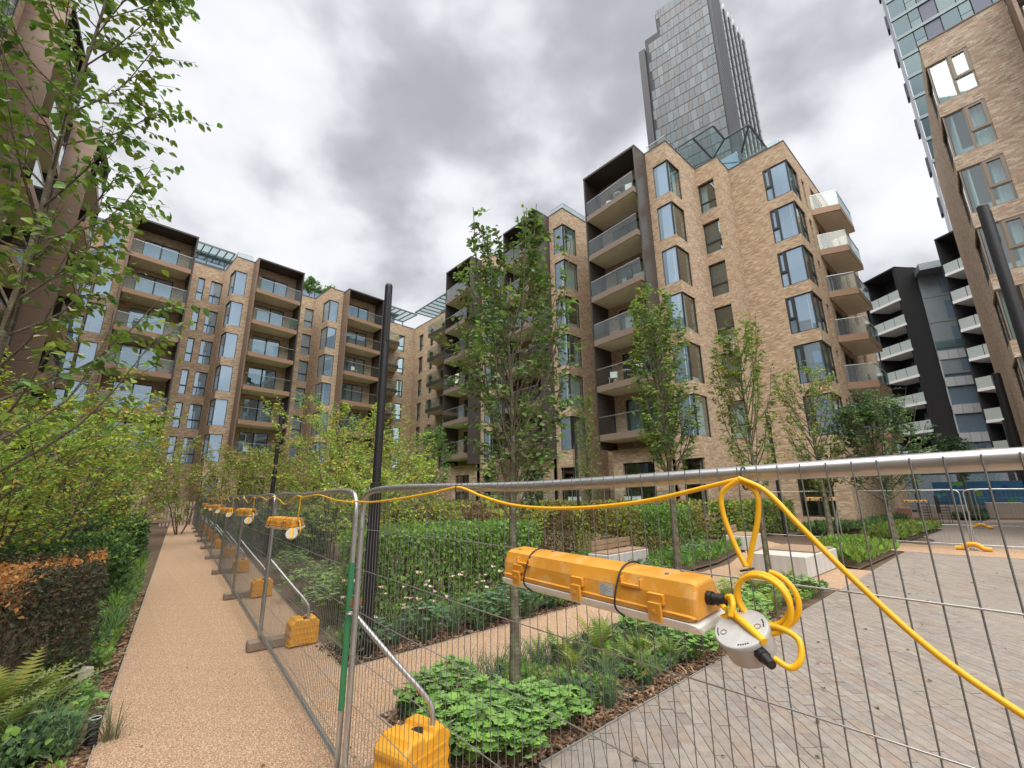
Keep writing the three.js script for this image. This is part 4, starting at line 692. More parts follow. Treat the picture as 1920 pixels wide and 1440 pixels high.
// the second fence across the plaza
const farP = [[21.9, -8.95], [21.85, -5.2], [21.8, -1.5], [21.75, 2.25]];
for (let k = 0; k < 3; k++) fencePanel(farP[k], farP[k + 1], 'wire mesh fence panel across the far end of the plaza', 'far plaza fence panels', { seg: 6, pitch: 0.105, seed: 40 + k });
for (let k = 0; k < 3; k++) fencePanel([33.5 + 0.5 * k, -5.6 + 3.7 * k], [34 + 0.5 * k, -1.95 + 3.7 * k], 'wire mesh fence panel beside the stacked site furniture', 'fence panels by the site furniture', { seg: 5, pitch: 0.14, seed: 60 + k });
function twinBase(x, z, label, group) {   // yellow two-footed base
  const g = thing('ballast_stand', label, 'fence base', [x, 0, z], 1.45, group);
  mesh('moulded_foot', limb([V(-0.42, 0.07, 0), V(-0.25, 0.09, 0), V(-0.1, 0.2, 0), V(0.1, 0.2, 0), V(0.25, 0.09, 0), V(0.42, 0.07, 0)], 0.075, 0.075, 10, 24), M.yellow, g);
  mesh('clamp', merge([box(-0.09, 0.09, 0.01, 0.06, -0.06, 0.06), new THREE.TorusGeometry(0.05, 0.015, 6, 12).rotateX(1.57).translate(0.05, 0.07, 0.07)]), M.galv, g);
  mesh('brace', limb([V(0, 0.2, 0), V(-0.05, 0.75, 0.02), V(-0.1, 1.25, 0)], 0.02, 0.02, 8), M.galv, g);
}
twinBase(21.35, -1.5, 'yellow two-footed fence base standing on the orange path beyond the plaza', null); twinBase(21.5, -5.2, 'yellow fence base beside the low hedge and concrete bench', null); twinBase(34, -1.9, 'yellow fence base near the stacked site furniture', null);
for (const [x, z, y, ry, lb] of [[21.7, -5.6, 1.62, 1.62, 'orange site light on the far plaza fence before the brick wall'], [33.6, -4.2, 1.35, 1.5, 'orange site light on the fence by the stacked chairs']]) { const L = lightA.clone(); L.name = numbered('site_light'); scene.add(L); L.userData = { label: lb, category: 'site light' }; L.position.set(x, y, z); L.rotation.set(0, ry, 0); L.scale.setScalar(1.25); }

// ---------------------------------------------------------------- plants
function leafShape(w, bend, teeth) {   // a pointed leaf along +y, folded a little along its midrib, upper side +z
  const pts = [[0, 0], [w * 0.75, 0.22], [w, 0.45], [w * 0.7, 0.72], [0, 1]], P = [], z = (t) => -bend * t * t;
  for (const s of [-1, 1]) for (let i = 0; i < 4; i++) { const a = pts[i], b = pts[i + 1], f = (p) => [s * p[0], p[1], z(p[1]) + p[0] * 0.28], m = (p) => [0, p[1], z(p[1])];
    const q = s > 0 ? [m(a), f(a), f(b), m(a), f(b), m(b)] : [m(a), f(b), f(a), m(a), m(b), f(b)]; for (const v of q) P.push(...v); }
  return bufferGeo(P);
}
function lowLeaf(w, bend) { const P = []; const v = [[0, 0, 0], [w, 0.45, 0.1], [0, 1, -bend], [-w, 0.45, 0.1]]; for (const k of [0, 1, 2, 0, 2, 3]) P.push(...v[k]); return bufferGeo(P); }
const LEAF = { fine: leafShape(0.3, 0.22), wide: leafShape(0.36, 0.15), low: lowLeaf(0.33, 0.2), small: lowLeaf(0.3, 0.1), needle: lowLeaf(0.09, 0.05) };
M.leaf = phy({ color: [1, 1, 1], roughness: 0.96, transmission: 0.42, thickness: 0, ior: 1.4 });
M.bark = std({ map: rep(tex(256, 256, (u, v) => { const q = fbm(u * 10, v * 26, 5, 33, 2) , m = clamp((fbm(u * 5, v * 9, 4, 37, 5) - 0.55) * 6), k = 0.35 + 0.9 * q; return mixc([0.135 * k, 0.108 * k, 0.078 * k], [0.20 * k, 0.21 * k, 0.13 * k], m); }), 1, 0.5), roughness: 0.95 });
M.barkDark = std({ color: [0.10, 0.08, 0.062], roughness: 0.95 });
const up = V(0, 1, 0), tmpM = new THREE.Matrix4();
class Leaves {
  constructor(geo, mat = M.leaf) { this.geo = geo; this.mat = mat; this.m = []; this.c = []; }
  // p position, d direction of the leaf, n the way its upper face looks
  add(p, d, n, size, col) { const y = d.clone().normalize(); let z = n.clone().addScaledVector(y, -n.dot(y)); if (z.lengthSq() < 1e-4) z = V(y.z, 0.1, -y.x); z.normalize(); const x = y.clone().cross(z); tmpM.makeBasis(x.multiplyScalar(size), y.multiplyScalar(size), z.multiplyScalar(size)); tmpM.setPosition(p); this.m.push(tmpM.toArray()); this.c.push(col); }
  build(name, parent, origin) { const I = new THREE.InstancedMesh(this.geo, this.mat, this.m.length), q = new THREE.Matrix4(), c = new THREE.Color(); for (let i = 0; i < this.m.length; i++) { q.fromArray(this.m[i]); if (origin) { q.elements[12] -= origin.x; q.elements[13] -= origin.y; q.elements[14] -= origin.z; } I.setMatrixAt(i, q); I.setColorAt(i, c.setRGB(...this.c[i])); } I.name = name; I.userData.kind = 'stuff'; parent.add(I); return I; }
}
const rv = (r) => V(r() - 0.5, r() - 0.5, r() - 0.5).multiplyScalar(2);
const pick = (r, cols, v = 0.25) => { const c = cols[Math.floor(r() * cols.length)], k = 1 - v / 2 + v * r(); return [c[0] * k, c[1] * k, c[2] * k]; };
const lift = (k, c) => c.map((q) => q.map((v) => v * k));
const GREEN = lift(2.05, [[0.070, 0.135, 0.022], [0.055, 0.115, 0.020], [0.095, 0.165, 0.028], [0.045, 0.095, 0.022]]);
const OLIVE = lift(2.1, [[0.11, 0.15, 0.02], [0.14, 0.17, 0.022], [0.08, 0.125, 0.02], [0.17, 0.185, 0.025], [0.18, 0.13, 0.028]]);
const LIME = [[0.17, 0.32, 0.035], [0.21, 0.36, 0.04], [0.13, 0.27, 0.03]];
const DEEP = lift(1.7, [[0.022, 0.062, 0.018], [0.03, 0.08, 0.022], [0.018, 0.05, 0.02], [0.045, 0.095, 0.025]]);
const BROWN = [[0.20, 0.115, 0.04], [0.16, 0.10, 0.038], [0.12, 0.12, 0.03], [0.24, 0.16, 0.06]];

// o: x, z, h, r trunk radius, clear height of the first limbs, prof(t) crown radius over height 0..1 of the crown, limbs, twigs per limb, leaves per twig, size, cols, stems
function tree(name, label, o, group) {
  const r = mulberry(o.seed), T = thing(name, label, o.shrub ? 'shrub' : 'tree', [o.x, 0, o.z], 0, group), wood = [], twigs = [], lv = new Leaves(o.geo || LEAF.low);
  const h = o.h, c0 = o.clear, crownH = h - c0, wob = () => (r() - 0.5) * (o.wob || 0.06);
  const rad = (y) => o.prof(clamp((y - c0) / crownH)) * (o.lump ? 1 + o.lump * (vnoise(y * 1.7, o.seed) - 0.5) : 1);
  const limbs = [];
  const stems = o.stems || 1, trunkG = [];
  for (let s = 0; s < stems; s++) {
    const a = s / stems * 6.28 + r(), sp = stems > 1 ? o.spread : 0, pts = [], n = 6;
    for (let i = 0; i <= n; i++) { const t = i / n, y = t * h * (o.top || 0.93) * (stems > 1 ? 0.8 + 0.2 * r() : 1); pts.push(V(sp * Math.pow(t, 0.8) * Math.cos(a) + (i ? wob() : 0) + (stems > 1 ? 0.12 * Math.cos(a) : 0) + (o.lean ? o.lean[0] * t : 0), y - (i ? 0 : 0.05), sp * Math.pow(t, 0.8) * Math.sin(a) + (i ? wob() : 0) + (stems > 1 ? 0.12 * Math.sin(a) : 0) + (o.lean ? o.lean[1] * t : 0))); }
    const R = o.r * (stems > 1 ? 0.7 + 0.4 * r() : 1); trunkG.push(limb(pts, (t) => Math.max(0.005, R * (1 - 0.9 * Math.pow(t, 0.85)) * (t < 0.03 ? 1.25 : 1)), 0, 9, 26));
    const cv = new THREE.CatmullRomCurve3(pts), nl = Math.round(o.limbs / stems);
    for (let i = 0; i < nl; i++) {
      const t0 = c0 / h + (0.92 - c0 / h) * Math.pow((i + r()) / nl, o.low || 1), p0 = cv.getPoint(clamp(t0, 0, 0.97)), az = i * 2.399 + r() * 0.8 + s, rise = (o.rise || 1.6) * (0.6 + 0.8 * r());
      const reach = Math.max(0.05, rad(Math.min(h, p0.y + 0.2 * crownH)) * (0.55 + 0.5 * r())), len = Math.min(reach * rise, Math.max(0.08, h - p0.y));
      const e = V(p0.x + Math.cos(az) * reach, p0.y + len, p0.z + Math.sin(az) * reach), mid = V(p0.x + Math.cos(az) * reach * 0.62, p0.y + len * 0.4, p0.z + Math.sin(az) * reach * 0.62).add(rv(r).multiplyScalar(0.06));
      const lr = Math.max(0.005, o.r * 0.34 * (1 - t0 * 0.7)); wood.push(limb([p0, mid, e], lr, 0.004, 5, 6)); limbs.push([new THREE.CatmullRomCurve3([p0, mid, e]), az]);
    }
    limbs.push([cv, 0, true]);
  }
  const size = o.size;
  for (const [cv, az, main] of limbs) {
    const nt = main ? Math.round(o.twigs * 1.4) : o.twigs;
    for (let k = 0; k < nt; k++) {
      const t = main ? lerp(clamp(c0 / h + 0.25), 1, r()) : lerp(0.22, 1, Math.pow((k + r()) / nt, 0.8)), p = cv.getPoint(t), out = V(p.x, 0, p.z); if (out.lengthSq() < 1e-4) out.set(r() - 0.5, 0, r() - 0.5); out.normalize();
      const d = out.multiplyScalar(0.7).add(V(r() - 0.5, 0.1 + 0.8 * r() * (o.perk === undefined ? 1 : o.perk), r() - 0.5)).normalize(), tl = (o.twig || 0.3) * (0.5 + r());
      const e = p.clone().addScaledVector(d, tl); e.y -= tl * 0.06; const lim = rad(clamp(e.y, c0, h)) * 1.15 + 0.08, cx = o.lean ? o.lean[0] * e.y / h : 0, cz = o.lean ? o.lean[1] * e.y / h : 0, dd = Math.hypot(e.x - cx, e.z - cz); if (stems === 1 && dd > lim) { e.x = cx + (e.x - cx) * lim / dd; e.z = cz + (e.z - cz) * lim / dd; }
      if (o.twigWood !== false) twigs.push(limb([p, e], 0.0045, 0.0018, 3));
      const nlv = Math.round(o.leaves * (0.6 + 0.8 * r())), tone = pick(r, o.cols, 0.35);
      for (let q = 0; q < nlv; q++) { const tt = 0.15 + 0.9 * (q + r()) / nlv, pp = p.clone().lerp(e, tt).add(rv(r).multiplyScalar(size * 0.35)); const sd = q % 2 ? 1 : -1, side = V(d.z, 0, -d.x).multiplyScalar(sd);
        const ld = d.clone().multiplyScalar(0.55).addScaledVector(side, 0.8).add(rv(r).multiplyScalar(0.45)); ld.y -= o.droop || 0.25; const nn = V(0, 1, 0).add(rv(r).multiplyScalar(0.75)); const mixT = r() < 0.7 ? tone : pick(r, o.cols, 0.3);
        lv.add(pp, ld, nn, size * (0.6 + 0.7 * r()), mixT); }
    }
  }
  mesh('trunk', trunkG.length > 1 ? merge(trunkG) : trunkG[0], o.bark || M.bark, T);
  mesh('branches', merge([...wood, ...twigs]), o.bark || M.bark, T).userData.kind = 'stuff';
  lv.build('crown', T);
  return T;
}
const upright = (w) => (t) => w * (0.35 + 0.75 * Math.pow(t, 0.55)) * Math.pow(Math.max(0, 1 - Math.pow(t, 2.6)), 0.65) + 0.05;
const H_ = 'upright hornbeam trees on the plaza side';
tree('hornbeam_tree', 'tall narrow green tree rising from the planted bed behind the near wire mesh', { x: 3.06, z: -3.49, h: 5.2, top: 0.84, r: 0.058, clear: 1.9, prof: upright(0.8), limbs: 46, rise: 2.7, twigs: 11, leaves: 9, size: 0.066, twig: 0.25, cols: [...GREEN, [0.06, 0.12, 0.025], [0.11, 0.13, 0.025]], seed: 101, lump: 0.5, geo: LEAF.fine, low: 1.15 });
tree('hornbeam_tree', 'narrow upright tree with dense brown branches in front of the lower balconies', { x: 10.93, z: -6.16, h: 7.7, r: 0.10, clear: 2.2, prof: upright(1.15), limbs: 56, rise: 3.0, twigs: 13, leaves: 9, size: 0.1, twig: 0.26, cols: [...GREEN, ...OLIVE.slice(0, 2)], seed: 102, lump: 0.5, low: 1.2 });
tree('hornbeam_tree', 'slender airy upright tree beside the concrete bench', { x: 10.48, z: -3.85, h: 5.9, r: 0.07, clear: 1.9, prof: upright(0.75), limbs: 36, rise: 3.2, twigs: 10, leaves: 8, size: 0.085, twig: 0.22, cols: [...OLIVE, ...GREEN], seed: 103, lump: 0.5 });
tree('hornbeam_tree', 'thin column shaped tree behind the brown clipped hedge', { x: 12.9, z: -10.48, h: 6.3, r: 0.055, clear: 1.5, prof: (t) => 0.36 * Math.pow(Math.max(0, 1 - t * t * t), 0.5) + 0.05, limbs: 40, rise: 3, twigs: 8, leaves: 8, size: 0.075, twig: 0.14, cols: [...OLIVE.slice(0, 3), ...GREEN], seed: 104 });
tree('hornbeam_tree', 'broad fan shaped airy tree against the brick end wall', { x: 21.47, z: -5.43, h: 7.0, r: 0.12, clear: 1.5, prof: (t) => 2.0 * (0.25 + 0.8 * t) * Math.pow(Math.max(0, 1 - Math.pow(t, 4)), 0.5), limbs: 40, rise: 2.4, twigs: 11, leaves: 8, size: 0.11, twig: 0.4, cols: [...OLIVE, ...GREEN], seed: 105, lump: 0.4 });
tree('plane_tree', 'dense dark green tree at the brick corner below the cantilevered balconies', { x: 22.3, z: -3.6, h: 5.6, r: 0.12, clear: 1.3, prof: (t) => 2.1 * Math.sin(Math.PI * Math.min(1, 0.2 + 0.8 * t)) + 0.1, limbs: 44, rise: 1.5, twigs: 14, leaves: 10, size: 0.13, twig: 0.42, cols: [...DEEP, ...GREEN.slice(0, 2)], seed: 106 });
tree('young_tree', 'small dark tree in front of the black and white building', { x: 45, z: -2.8, h: 5.6, r: 0.1, clear: 2.6, prof: (t) => 1.7 * Math.sin(Math.PI * Math.min(1, 0.15 + 0.85 * t)), limbs: 26, rise: 1.3, twigs: 8, leaves: 8, size: 0.18, twig: 0.4, cols: DEEP, seed: 107 });
tree('young_tree', 'bright green small tree in front of the corner balconies', { x: 13.6, z: -22.4, h: 6.3, r: 0.08, clear: 1.6, prof: (t) => 1.25 * Math.sin(Math.PI * Math.min(1, 0.18 + 0.82 * t)) + 0.1, limbs: 34, rise: 1.6, twigs: 11, leaves: 9, size: 0.12, twig: 0.35, cols: [...LIME.slice(2), ...GREEN, [0.085, 0.16, 0.03]], seed: 108 });
// leafy tree beside the camera, over the left wing
tree('cherry_tree', 'leafy tree with large pointed leaves overhanging the left of the path', { x: -1.05, z: -6.3, h: 9.4, r: 0.062, clear: 2.0, top: 0.97, prof: (t) => 1.05 * Math.pow(Math.sin(Math.PI * Math.min(1, 0.3 + 0.6 * t)), 0.7), limbs: 46, rise: 1.45, twigs: 11, leaves: 8, size: 0.1, twig: 0.42, cols: [...GREEN, [0.18, 0.29, 0.03], [0.14, 0.26, 0.03], [0.23, 0.3, 0.035], [0.2, 0.3, 0.03]], seed: 109, geo: LEAF.fine, droop: 0.5, lump: 0.4 });
// multi-stemmed shrubs
const shrub = (x, z, h, w, seed, cols, label, o = {}) => tree('multistem_shrub', label, { x, z, h, r: 0.035, clear: o.clear || 0.7, prof: (t) => w * (0.5 + 0.6 * Math.sin(Math.PI * Math.min(1, 0.1 + 0.8 * t))), stems: o.stems || 5, spread: w * 0.62, limbs: Math.round((o.limbs || 60) * 0.85), rise: 0.85, twigs: o.twigs || 11, leaves: o.leaves || 9, size: o.size || 0.08, twig: 0.36, cols, seed, perk: 0.6, shrub: true, bark: M.barkDark, wob: 0.14, twigWood: o.twigWood }, o.group);
const YEL = lift(2.6, [[0.135, 0.195, 0.02], [0.10, 0.17, 0.022], [0.165, 0.21, 0.022], [0.08, 0.145, 0.02], [0.19, 0.15, 0.025]]);
shrub(-1.55, -9.6, 3.6, 1.25, 201, YEL, 'yellow green multi-stemmed shrub behind the clipped hedge with the orange top', { limbs: 80 });
shrub(-1.0, -12.2, 4.2, 1.35, 202, YEL, 'yellow green multi-stemmed shrub at the path edge beyond the clipped hedge', { limbs: 80 });
shrub(-0.9, -17.5, 4.9, 1.5, 203, YEL, 'olive leafed shrub overhanging the far part of the gravel path', { limbs: 60 });
shrub(0.6, -24, 4.6, 1.6, 204, OLIVE, 'olive shrub at the end of the path near the gate', { size: 0.1, limbs: 50 });
shrub(-1.6, -29, 5.0, 1.9, 205, OLIVE, 'tall olive shrub against the left wing', { size: 0.12, limbs: 40 });
shrub(4.9, -13.2, 5.2, 1.45, 206, YEL, 'yellow green shrub behind the grooved lamp post', { limbs: 70 });
shrub(6.6, -14.6, 4.7, 1.4, 207, YEL, 'yellow leafed shrub beside the lawn', { limbs: 60 });
shrub(4.3, -18.6, 4.5, 1.3, 208, OLIVE, 'olive shrub beside the slender dark lamp post', { limbs: 50, size: 0.09 });
shrub(4.6, -24.5, 4.4, 1.5, 209, OLIVE, 'dull olive shrub behind the path fence', { limbs: 44, size: 0.1 });
shrub(8.6, -19.0, 4.6, 1.5, 210, OLIVE, 'loose olive shrub at the near edge of the lawn', { limbs: 44, size: 0.1 });
shrub(4.6, -9.6, 3.0, 0.95, 211, YEL, 'small airy shrub rising behind the near green hedge', { limbs: 40 });
shrub(7.6, -27.5, 4.6, 1.7, 212, OLIVE, 'wide olive shrub before the middle building', { limbs: 40, size: 0.13 });
shrub(3.0, -32, 4.6, 1.7, 213, OLIVE, 'grey green shrub beside the wooden gate', { limbs: 40, size: 0.13 });

// clipped hedges: a dark twiggy inside and leaves through the outer skin
function hedge(label, x0, x1, z0, z1, h, cols, o = {}) {
  const g = thing('clipped_hedge', label, 'hedge', [(x0 + x1) / 2, 0, (z0 + z1) / 2], 0, o.group), r = mulberry(o.seed), lv = new Leaves(o.geo || LEAF.low), W = x1 - x0, D = z1 - z0, stick = [];
  const n = Math.round((o.dens || 1) * (W * h * 2 + D * h * 2 + W * D) * 800 * Math.pow(0.07 / o.size, 1.6));
  const bulge = (a, b, s) => (fbm(a * 1.6, b * 1.6, 3, s) - 0.5) * (o.rough || 0.16);
  for (let i = 0; i < n; i++) {
    const q = r() * (W * h * 2 + D * h * 2 + W * D * 1.15); let p, nn; const dep = r() < 0.3 ? 0.2 + 0.3 * r() : Math.pow(r(), 1.7) * 0.2;
    if (q < W * h) { const x = (r() - 0.5) * W, y = r() * h; p = V(x, y, D / 2 - dep + bulge(x + x0, y, 3)); nn = V(0, 0.5, 1); }
    else if (q < W * h * 2) { const x = (r() - 0.5) * W, y = r() * h; p = V(x, y, -D / 2 + dep + bulge(x, y, 5)); nn = V(0, 0.5, -1); }
    else if (q < W * h * 2 + D * h) { const z = (r() - 0.5) * D, y = r() * h; p = V(W / 2 - dep + bulge(z, y, 7), y, z); nn = V(1, 0.5, 0); }
    else if (q < W * h * 2 + D * h * 2) { const z = (r() - 0.5) * D, y = r() * h; p = V(-W / 2 + dep + bulge(z, y, 9), y, z); nn = V(-1, 0.5, 0); }
    else { const x = (r() - 0.5) * W, z = (r() - 0.5) * D; p = V(x, h - dep * 0.8 + bulge(x + x0, z, 11) + 0.05 * r(), z); nn = V(0, 1, 0); }
    if (p.y < (o.bare || 0.12) * (0.6 + r() * 0.8)) continue;
    const isTop = nn.y > 0.9, cc = o.topCols && isTop && fbm((p.x + x0) * 0.9, p.z, 2, 5) > (o.topCut || 0.42) ? o.topCols : (o.mix && vnoise((p.x + x0) * 1.3, p.y * 1.3 + p.z, 8) > 0.52 ? o.mix : cols);
    if (o.thin && r() < o.thin * (vnoise(p.x * 3.1, p.y * 3.1 + p.z * 3.1, 19) > 0.5 ? 1 : 0.2) * (isTop ? 0.3 : 1)) continue;
    const d = nn.clone().multiplyScalar(0.5).add(rv(r).multiplyScalar(0.9)); d.y -= isTop ? 0 : 0.3; lv.add(p, d, nn.add(rv(r).multiplyScalar(0.7)), o.size * (0.6 + 0.8 * r()), pick(r, cc, 0.4));
  }
  const ns = Math.round(W * 16 + D * 8); for (let i = 0; i < ns; i++) { const x = (r() - 0.5) * (W - 0.2), z = (r() - 0.5) * (D - 0.16); let p = V(x, -0.03, z); const pts = [p]; for (let k = 1; k < 5; k++) pts.push(V(x + (r() - 0.5) * 0.3, h * 0.95 * k / 4, z + (r() - 0.5) * 0.3)); stick.push(limb(pts, 0.014, 0.004, 4, 8)); }
  mesh('stems', merge(stick), M.barkDark, g).userData.kind = 'stuff';
  lv.build('foliage', g); return g;
}
hedge('dark clipped yew hedge with browned orange top beside the path', -2.4, 0.03, -9.0, -6.35, 1.17, [[0.05, 0.05, 0.018], [0.035, 0.05, 0.016], [0.075, 0.055, 0.022], [0.026, 0.036, 0.014]], { seed: 301, size: 0.05, topCols: [[0.50, 0.22, 0.055], [0.40, 0.16, 0.04], [0.52, 0.29, 0.09]], mix: [[0.11, 0.06, 0.022], [0.06, 0.065, 0.02]], topCut: 0.44, thin: 0.45, dens: 1.0, geo: LEAF.small });
hedge('bright green leafed hedge behind the lamp post and flowers', 2.95, 6.6, -7.75, -6.6, 1.36, [...LIME, ...GREEN], { seed: 302, size: 0.075, thin: 0.3, mix: [...LIME, ...GREEN], dens: 1.15 });
hedge('brown tinged low hedge behind the slim birch coloured trunk', 7.4, 12.9, -11.3, -10.1, 1.44, BROWN, { seed: 303, size: 0.085, mix: OLIVE, thin: 0.6 });
hedge('green and brown clipped hedge block beside the wooden bench', 11.25, 15.6, -8.8, -7.6, 1.46, [...GREEN, ...LIME], { seed: 304, size: 0.085, mix: [...OLIVE, ...BROWN], thin: 0.5 });
hedge('green hedge in front of the brick end wall', 20.0, 27.2, -9.6, -8.3, 1.5, [...GREEN, ...OLIVE], { seed: 305, size: 0.13, thin: 0.3 });
hedge('long brown topped hedge along the lawn', 9.0, 21.0, -20.0, -19.0, 1.5, BROWN, { seed: 306, size: 0.15, mix: OLIVE, thin: 0.4 });
hedge('long hedge between the lawn and the right wing', 19.3, 20.4, -36, -20.4, 1.5, OLIVE, { seed: 307, size: 0.2, mix: BROWN });
hedge('olive hedge between the lawn and the path shrubs', 7.2, 8.3, -33, -21, 1.4, OLIVE, { seed: 308, size: 0.18 });
hedge('dark low hedge at the foot of the right wing', 19.2, 20.4, -19.6, -9.8, 1.52, [...OLIVE, ...BROWN], { seed: 309, size: 0.13, thin: 0.3 });
hedge('low dark green hedge along the left of the path', -1.9, 0.4, -16.5, -11.0, 1.05, [...DEEP, ...GREEN], { seed: 310, size: 0.085, geo: LEAF.small });
hedge('low leafy hedge at the far left of the path', -2.2, 0.9, -28, -18, 1.2, [...DEEP, ...GREEN.slice(1)], { seed: 311, size: 0.13, geo: LEAF.small });
hedge('dark green hedge behind the path fence', 4.3, 5.6, -30, -15.5, 1.3, [...DEEP, ...GREEN], { seed: 312, size: 0.14 });

// ---------------------------------------------------------------- bedding plants
const bladeG = (() => { const P = [], n = 6, w = 0.5; const f = (t) => [w * (1 - t * t) * 0.5, t, t * t * 0.0]; for (let i = 0; i < n; i++) { const a = i / n, b = (i + 1) / n, A = f(a), B = f(b), arc = (t) => [Math.sin(t * 1.5) / 1.0, (1 - Math.cos(t * 1.5)) * 0.62], pa = arc(a), pb = arc(b);
  for (const v of [[-A[0] * 0.06, pa[0], pa[1]], [A[0] * 0.06, pa[0], pa[1]], [B[0] * 0.06, pb[0], pb[1]], [-A[0] * 0.06, pa[0], pa[1]], [B[0] * 0.06, pb[0], pb[1]], [-B[0] * 0.06, pb[0], pb[1]]]) P.push(v[0], v[1], v[2]); } return bufferGeo(P); })();
const lobedG = (() => { // a hand-shaped leaf lying in the xz plane, slightly cupped
  const P = [], N = 40, pt = (i) => { const a = i / N * 2 * Math.PI, l = Math.abs(Math.cos(a * 3.5)), r = 0.5 * (0.52 + 0.48 * Math.pow(l, 0.6)) * (0.93 + 0.07 * Math.cos(a * 28)) * (Math.abs(a - Math.PI) < 0.2 ? 0.25 : 1); return [r * Math.sin(a), 0.10 * r - 0.35 * r * r + 0.03 * Math.cos(a * 7), r * Math.cos(a)]; };
  for (let i = 0; i < N; i++) { P.push(0, 0, 0, ...pt(i), ...pt(i + 1)); } return bufferGeo(P); })();
const frondG = (() => { const P = [], arc = (t) => [Math.sin(t * 1.35) * 0.8, (1 - Math.cos(t * 1.35)) * 0.75]; for (let i = 1; i < 19; i++) { const t = i / 19, [y, z] = arc(t), L = 0.17 * Math.sin(Math.PI * Math.min(1, 0.18 + t * 0.85)), [y2, z2] = arc(t + 0.045); for (const s of [-1, 1]) { const tip = [s * L, (y + y2) / 2 + 0.02, (z + z2) / 2 + 0.03 - L * 0.15]; P.push(0, y, z, ...(s > 0 ? tip : [0, y2, z2]), ...(s > 0 ? [0, y2, z2] : tip)); } } return bufferGeo(P); })();
M.petal = phy({ color: [0.82, 0.68, 0.60], roughness: 0.7, transmission: 0.3, thickness: 0 });
function basisInst(L, p, yaw, tilt, size, col, wid = 1) { const q = new THREE.Matrix4().makeRotationY(yaw).multiply(new THREE.Matrix4().makeRotationX(tilt)).scale(V(size * wid, size, size)); q.setPosition(p); L.m.push(q.toArray()); L.c.push(col); }
function grassTuft(x, z, h, n, cols, label, group, seed) {
  const g = thing('grass_tuft', label, 'grass', [x, 0, z], 0, group), r = mulberry(seed), L = new Leaves(bladeG);
  for (let i = 0; i < n; i++) basisInst(L, V((r() - 0.5) * h * 0.3, -0.02, (r() - 0.5) * h * 0.3), r() * 6.28, r() * 0.75 - 0.08, h * (0.65 + 0.6 * r()), pick(r, cols, 0.4), 0.55 + 0.3 * r()); L.build('blades', g);
}
function geranium(x, z, rad, h, n, cols, label, group, seed) {
  const g = thing('leafy_perennial', label, 'plant', [x, 0, z], 0, group), r = mulberry(seed), L = new Leaves(lobedG), st = [];
  for (let i = 0; i < n * 1.7; i++) { const a = r() * 6.28, q = Math.sqrt(r()), px = Math.cos(a) * q * rad, pz = Math.sin(a) * q * rad, y = h * (0.45 + 0.6 * Math.sqrt(Math.max(0, 1 - q * q))) * (0.75 + 0.35 * r()); basisInst(L, V(px, y, pz), r() * 6.28, (r() - 0.5) * 0.8 + q * 0.2, 0.055 + 0.065 * r(), pick(r, cols, 0.5)); if (i % 3 === 0) st.push(limb([V(px * 0.25, -0.02, pz * 0.25), V(px, y, pz)], 0.003, 0.002, 3)); }
  mesh('stems', merge(st), std({ color: [0.10, 0.13, 0.04] }), g).userData.kind = 'stuff'; L.build('leaves', g);
}
function fern(x, z, h, n, cols, label, group, seed) {
  const g = thing('fern', label, 'fern', [x, 0, z], 0, group), r = mulberry(seed), L = new Leaves(frondG);
  for (let i = 0; i < n; i++) basisInst(L, V((r() - 0.5) * 0.08, 0, (r() - 0.5) * 0.08), i * 2.4 + r(), (r() - 0.3) * 0.4, h * (0.75 + 0.5 * r()), pick(r, cols, 0.3)); L.build('fronds', g);
}
const GER = [[0.15, 0.33, 0.045], [0.18, 0.38, 0.05], [0.12, 0.27, 0.04], [0.21, 0.40, 0.06]], GRS = [[0.08, 0.16, 0.06], [0.10, 0.19, 0.08], [0.06, 0.12, 0.05], [0.13, 0.22, 0.10]], FRN = [[0.22, 0.27, 0.035], [0.17, 0.25, 0.03], [0.12, 0.2, 0.03], [0.27, 0.28, 0.05]], DRY = [[0.22, 0.19, 0.09], [0.16, 0.16, 0.07], [0.11, 0.15, 0.06]];
let sd = 500;
// near bed
[[2.42, -3.03, 0.30, 0.34, 120], [2.72, -2.98, 0.30, 0.36, 120], [2.3, -3.42, 0.26, 0.30, 90], [2.98, -3.08, 0.27, 0.32, 90], [2.62, -3.32, 0.28, 0.36, 100], [2.2, -3.15, 0.2, 0.3, 60], [3.2, -2.95, 0.2, 0.26, 60], [2.55, -2.86, 0.2, 0.3, 70]].forEach((a) => geranium(...a, GER, 'bright green lobed leaf plant in the mound at the foot of the near mesh', 'lobed leaf mound by the near mesh', sd++));
[[2.42, -3.93, 0.25, 0.33, 90], [2.72, -4.0, 0.25, 0.34, 90]].forEach((a) => geranium(...a, GER, 'lobed leaf plant at the bed corner by the ballast block', 'lobed leaf plants at the bed corner', sd++));
[[5.75, -3.75, 0.4, 0.36, 90, 'green lobed leaf plant below the right end of the site light'], [5.5, -3.02, 0.33, 0.33, 90, 'lobed leaf plant at the paving edge below the junction box'], [6.7, -3.2, 0.35, 0.34, 70, 'lobed leaf plant at the paving edge before the concrete bench']].forEach(([x, z, q, h, n, l]) => geranium(x, z, q, h, n, GER, l, null, sd++));
[[3.1, -3.95], [3.42, -3.72], [3.85, -3.9], [3.52, -3.12], [4.0, -3.2], [5.0, -3.45], [5.35, -3.3], [3.3, -4.05], [4.3, -3.6], [4.75, -4.05], [3.65, -4.08], [4.45, -2.98], [3.75, -2.95], [5.6, -4.0], [5.2, -4.1], [6.1, -3.3], [3.0, -4.12]].forEach(([x, z]) => grassTuft(x, z, 0.36, 80, GRS, 'strappy dark green grass tuft in the near bed', 'strappy grass tufts in the near bed', sd++));
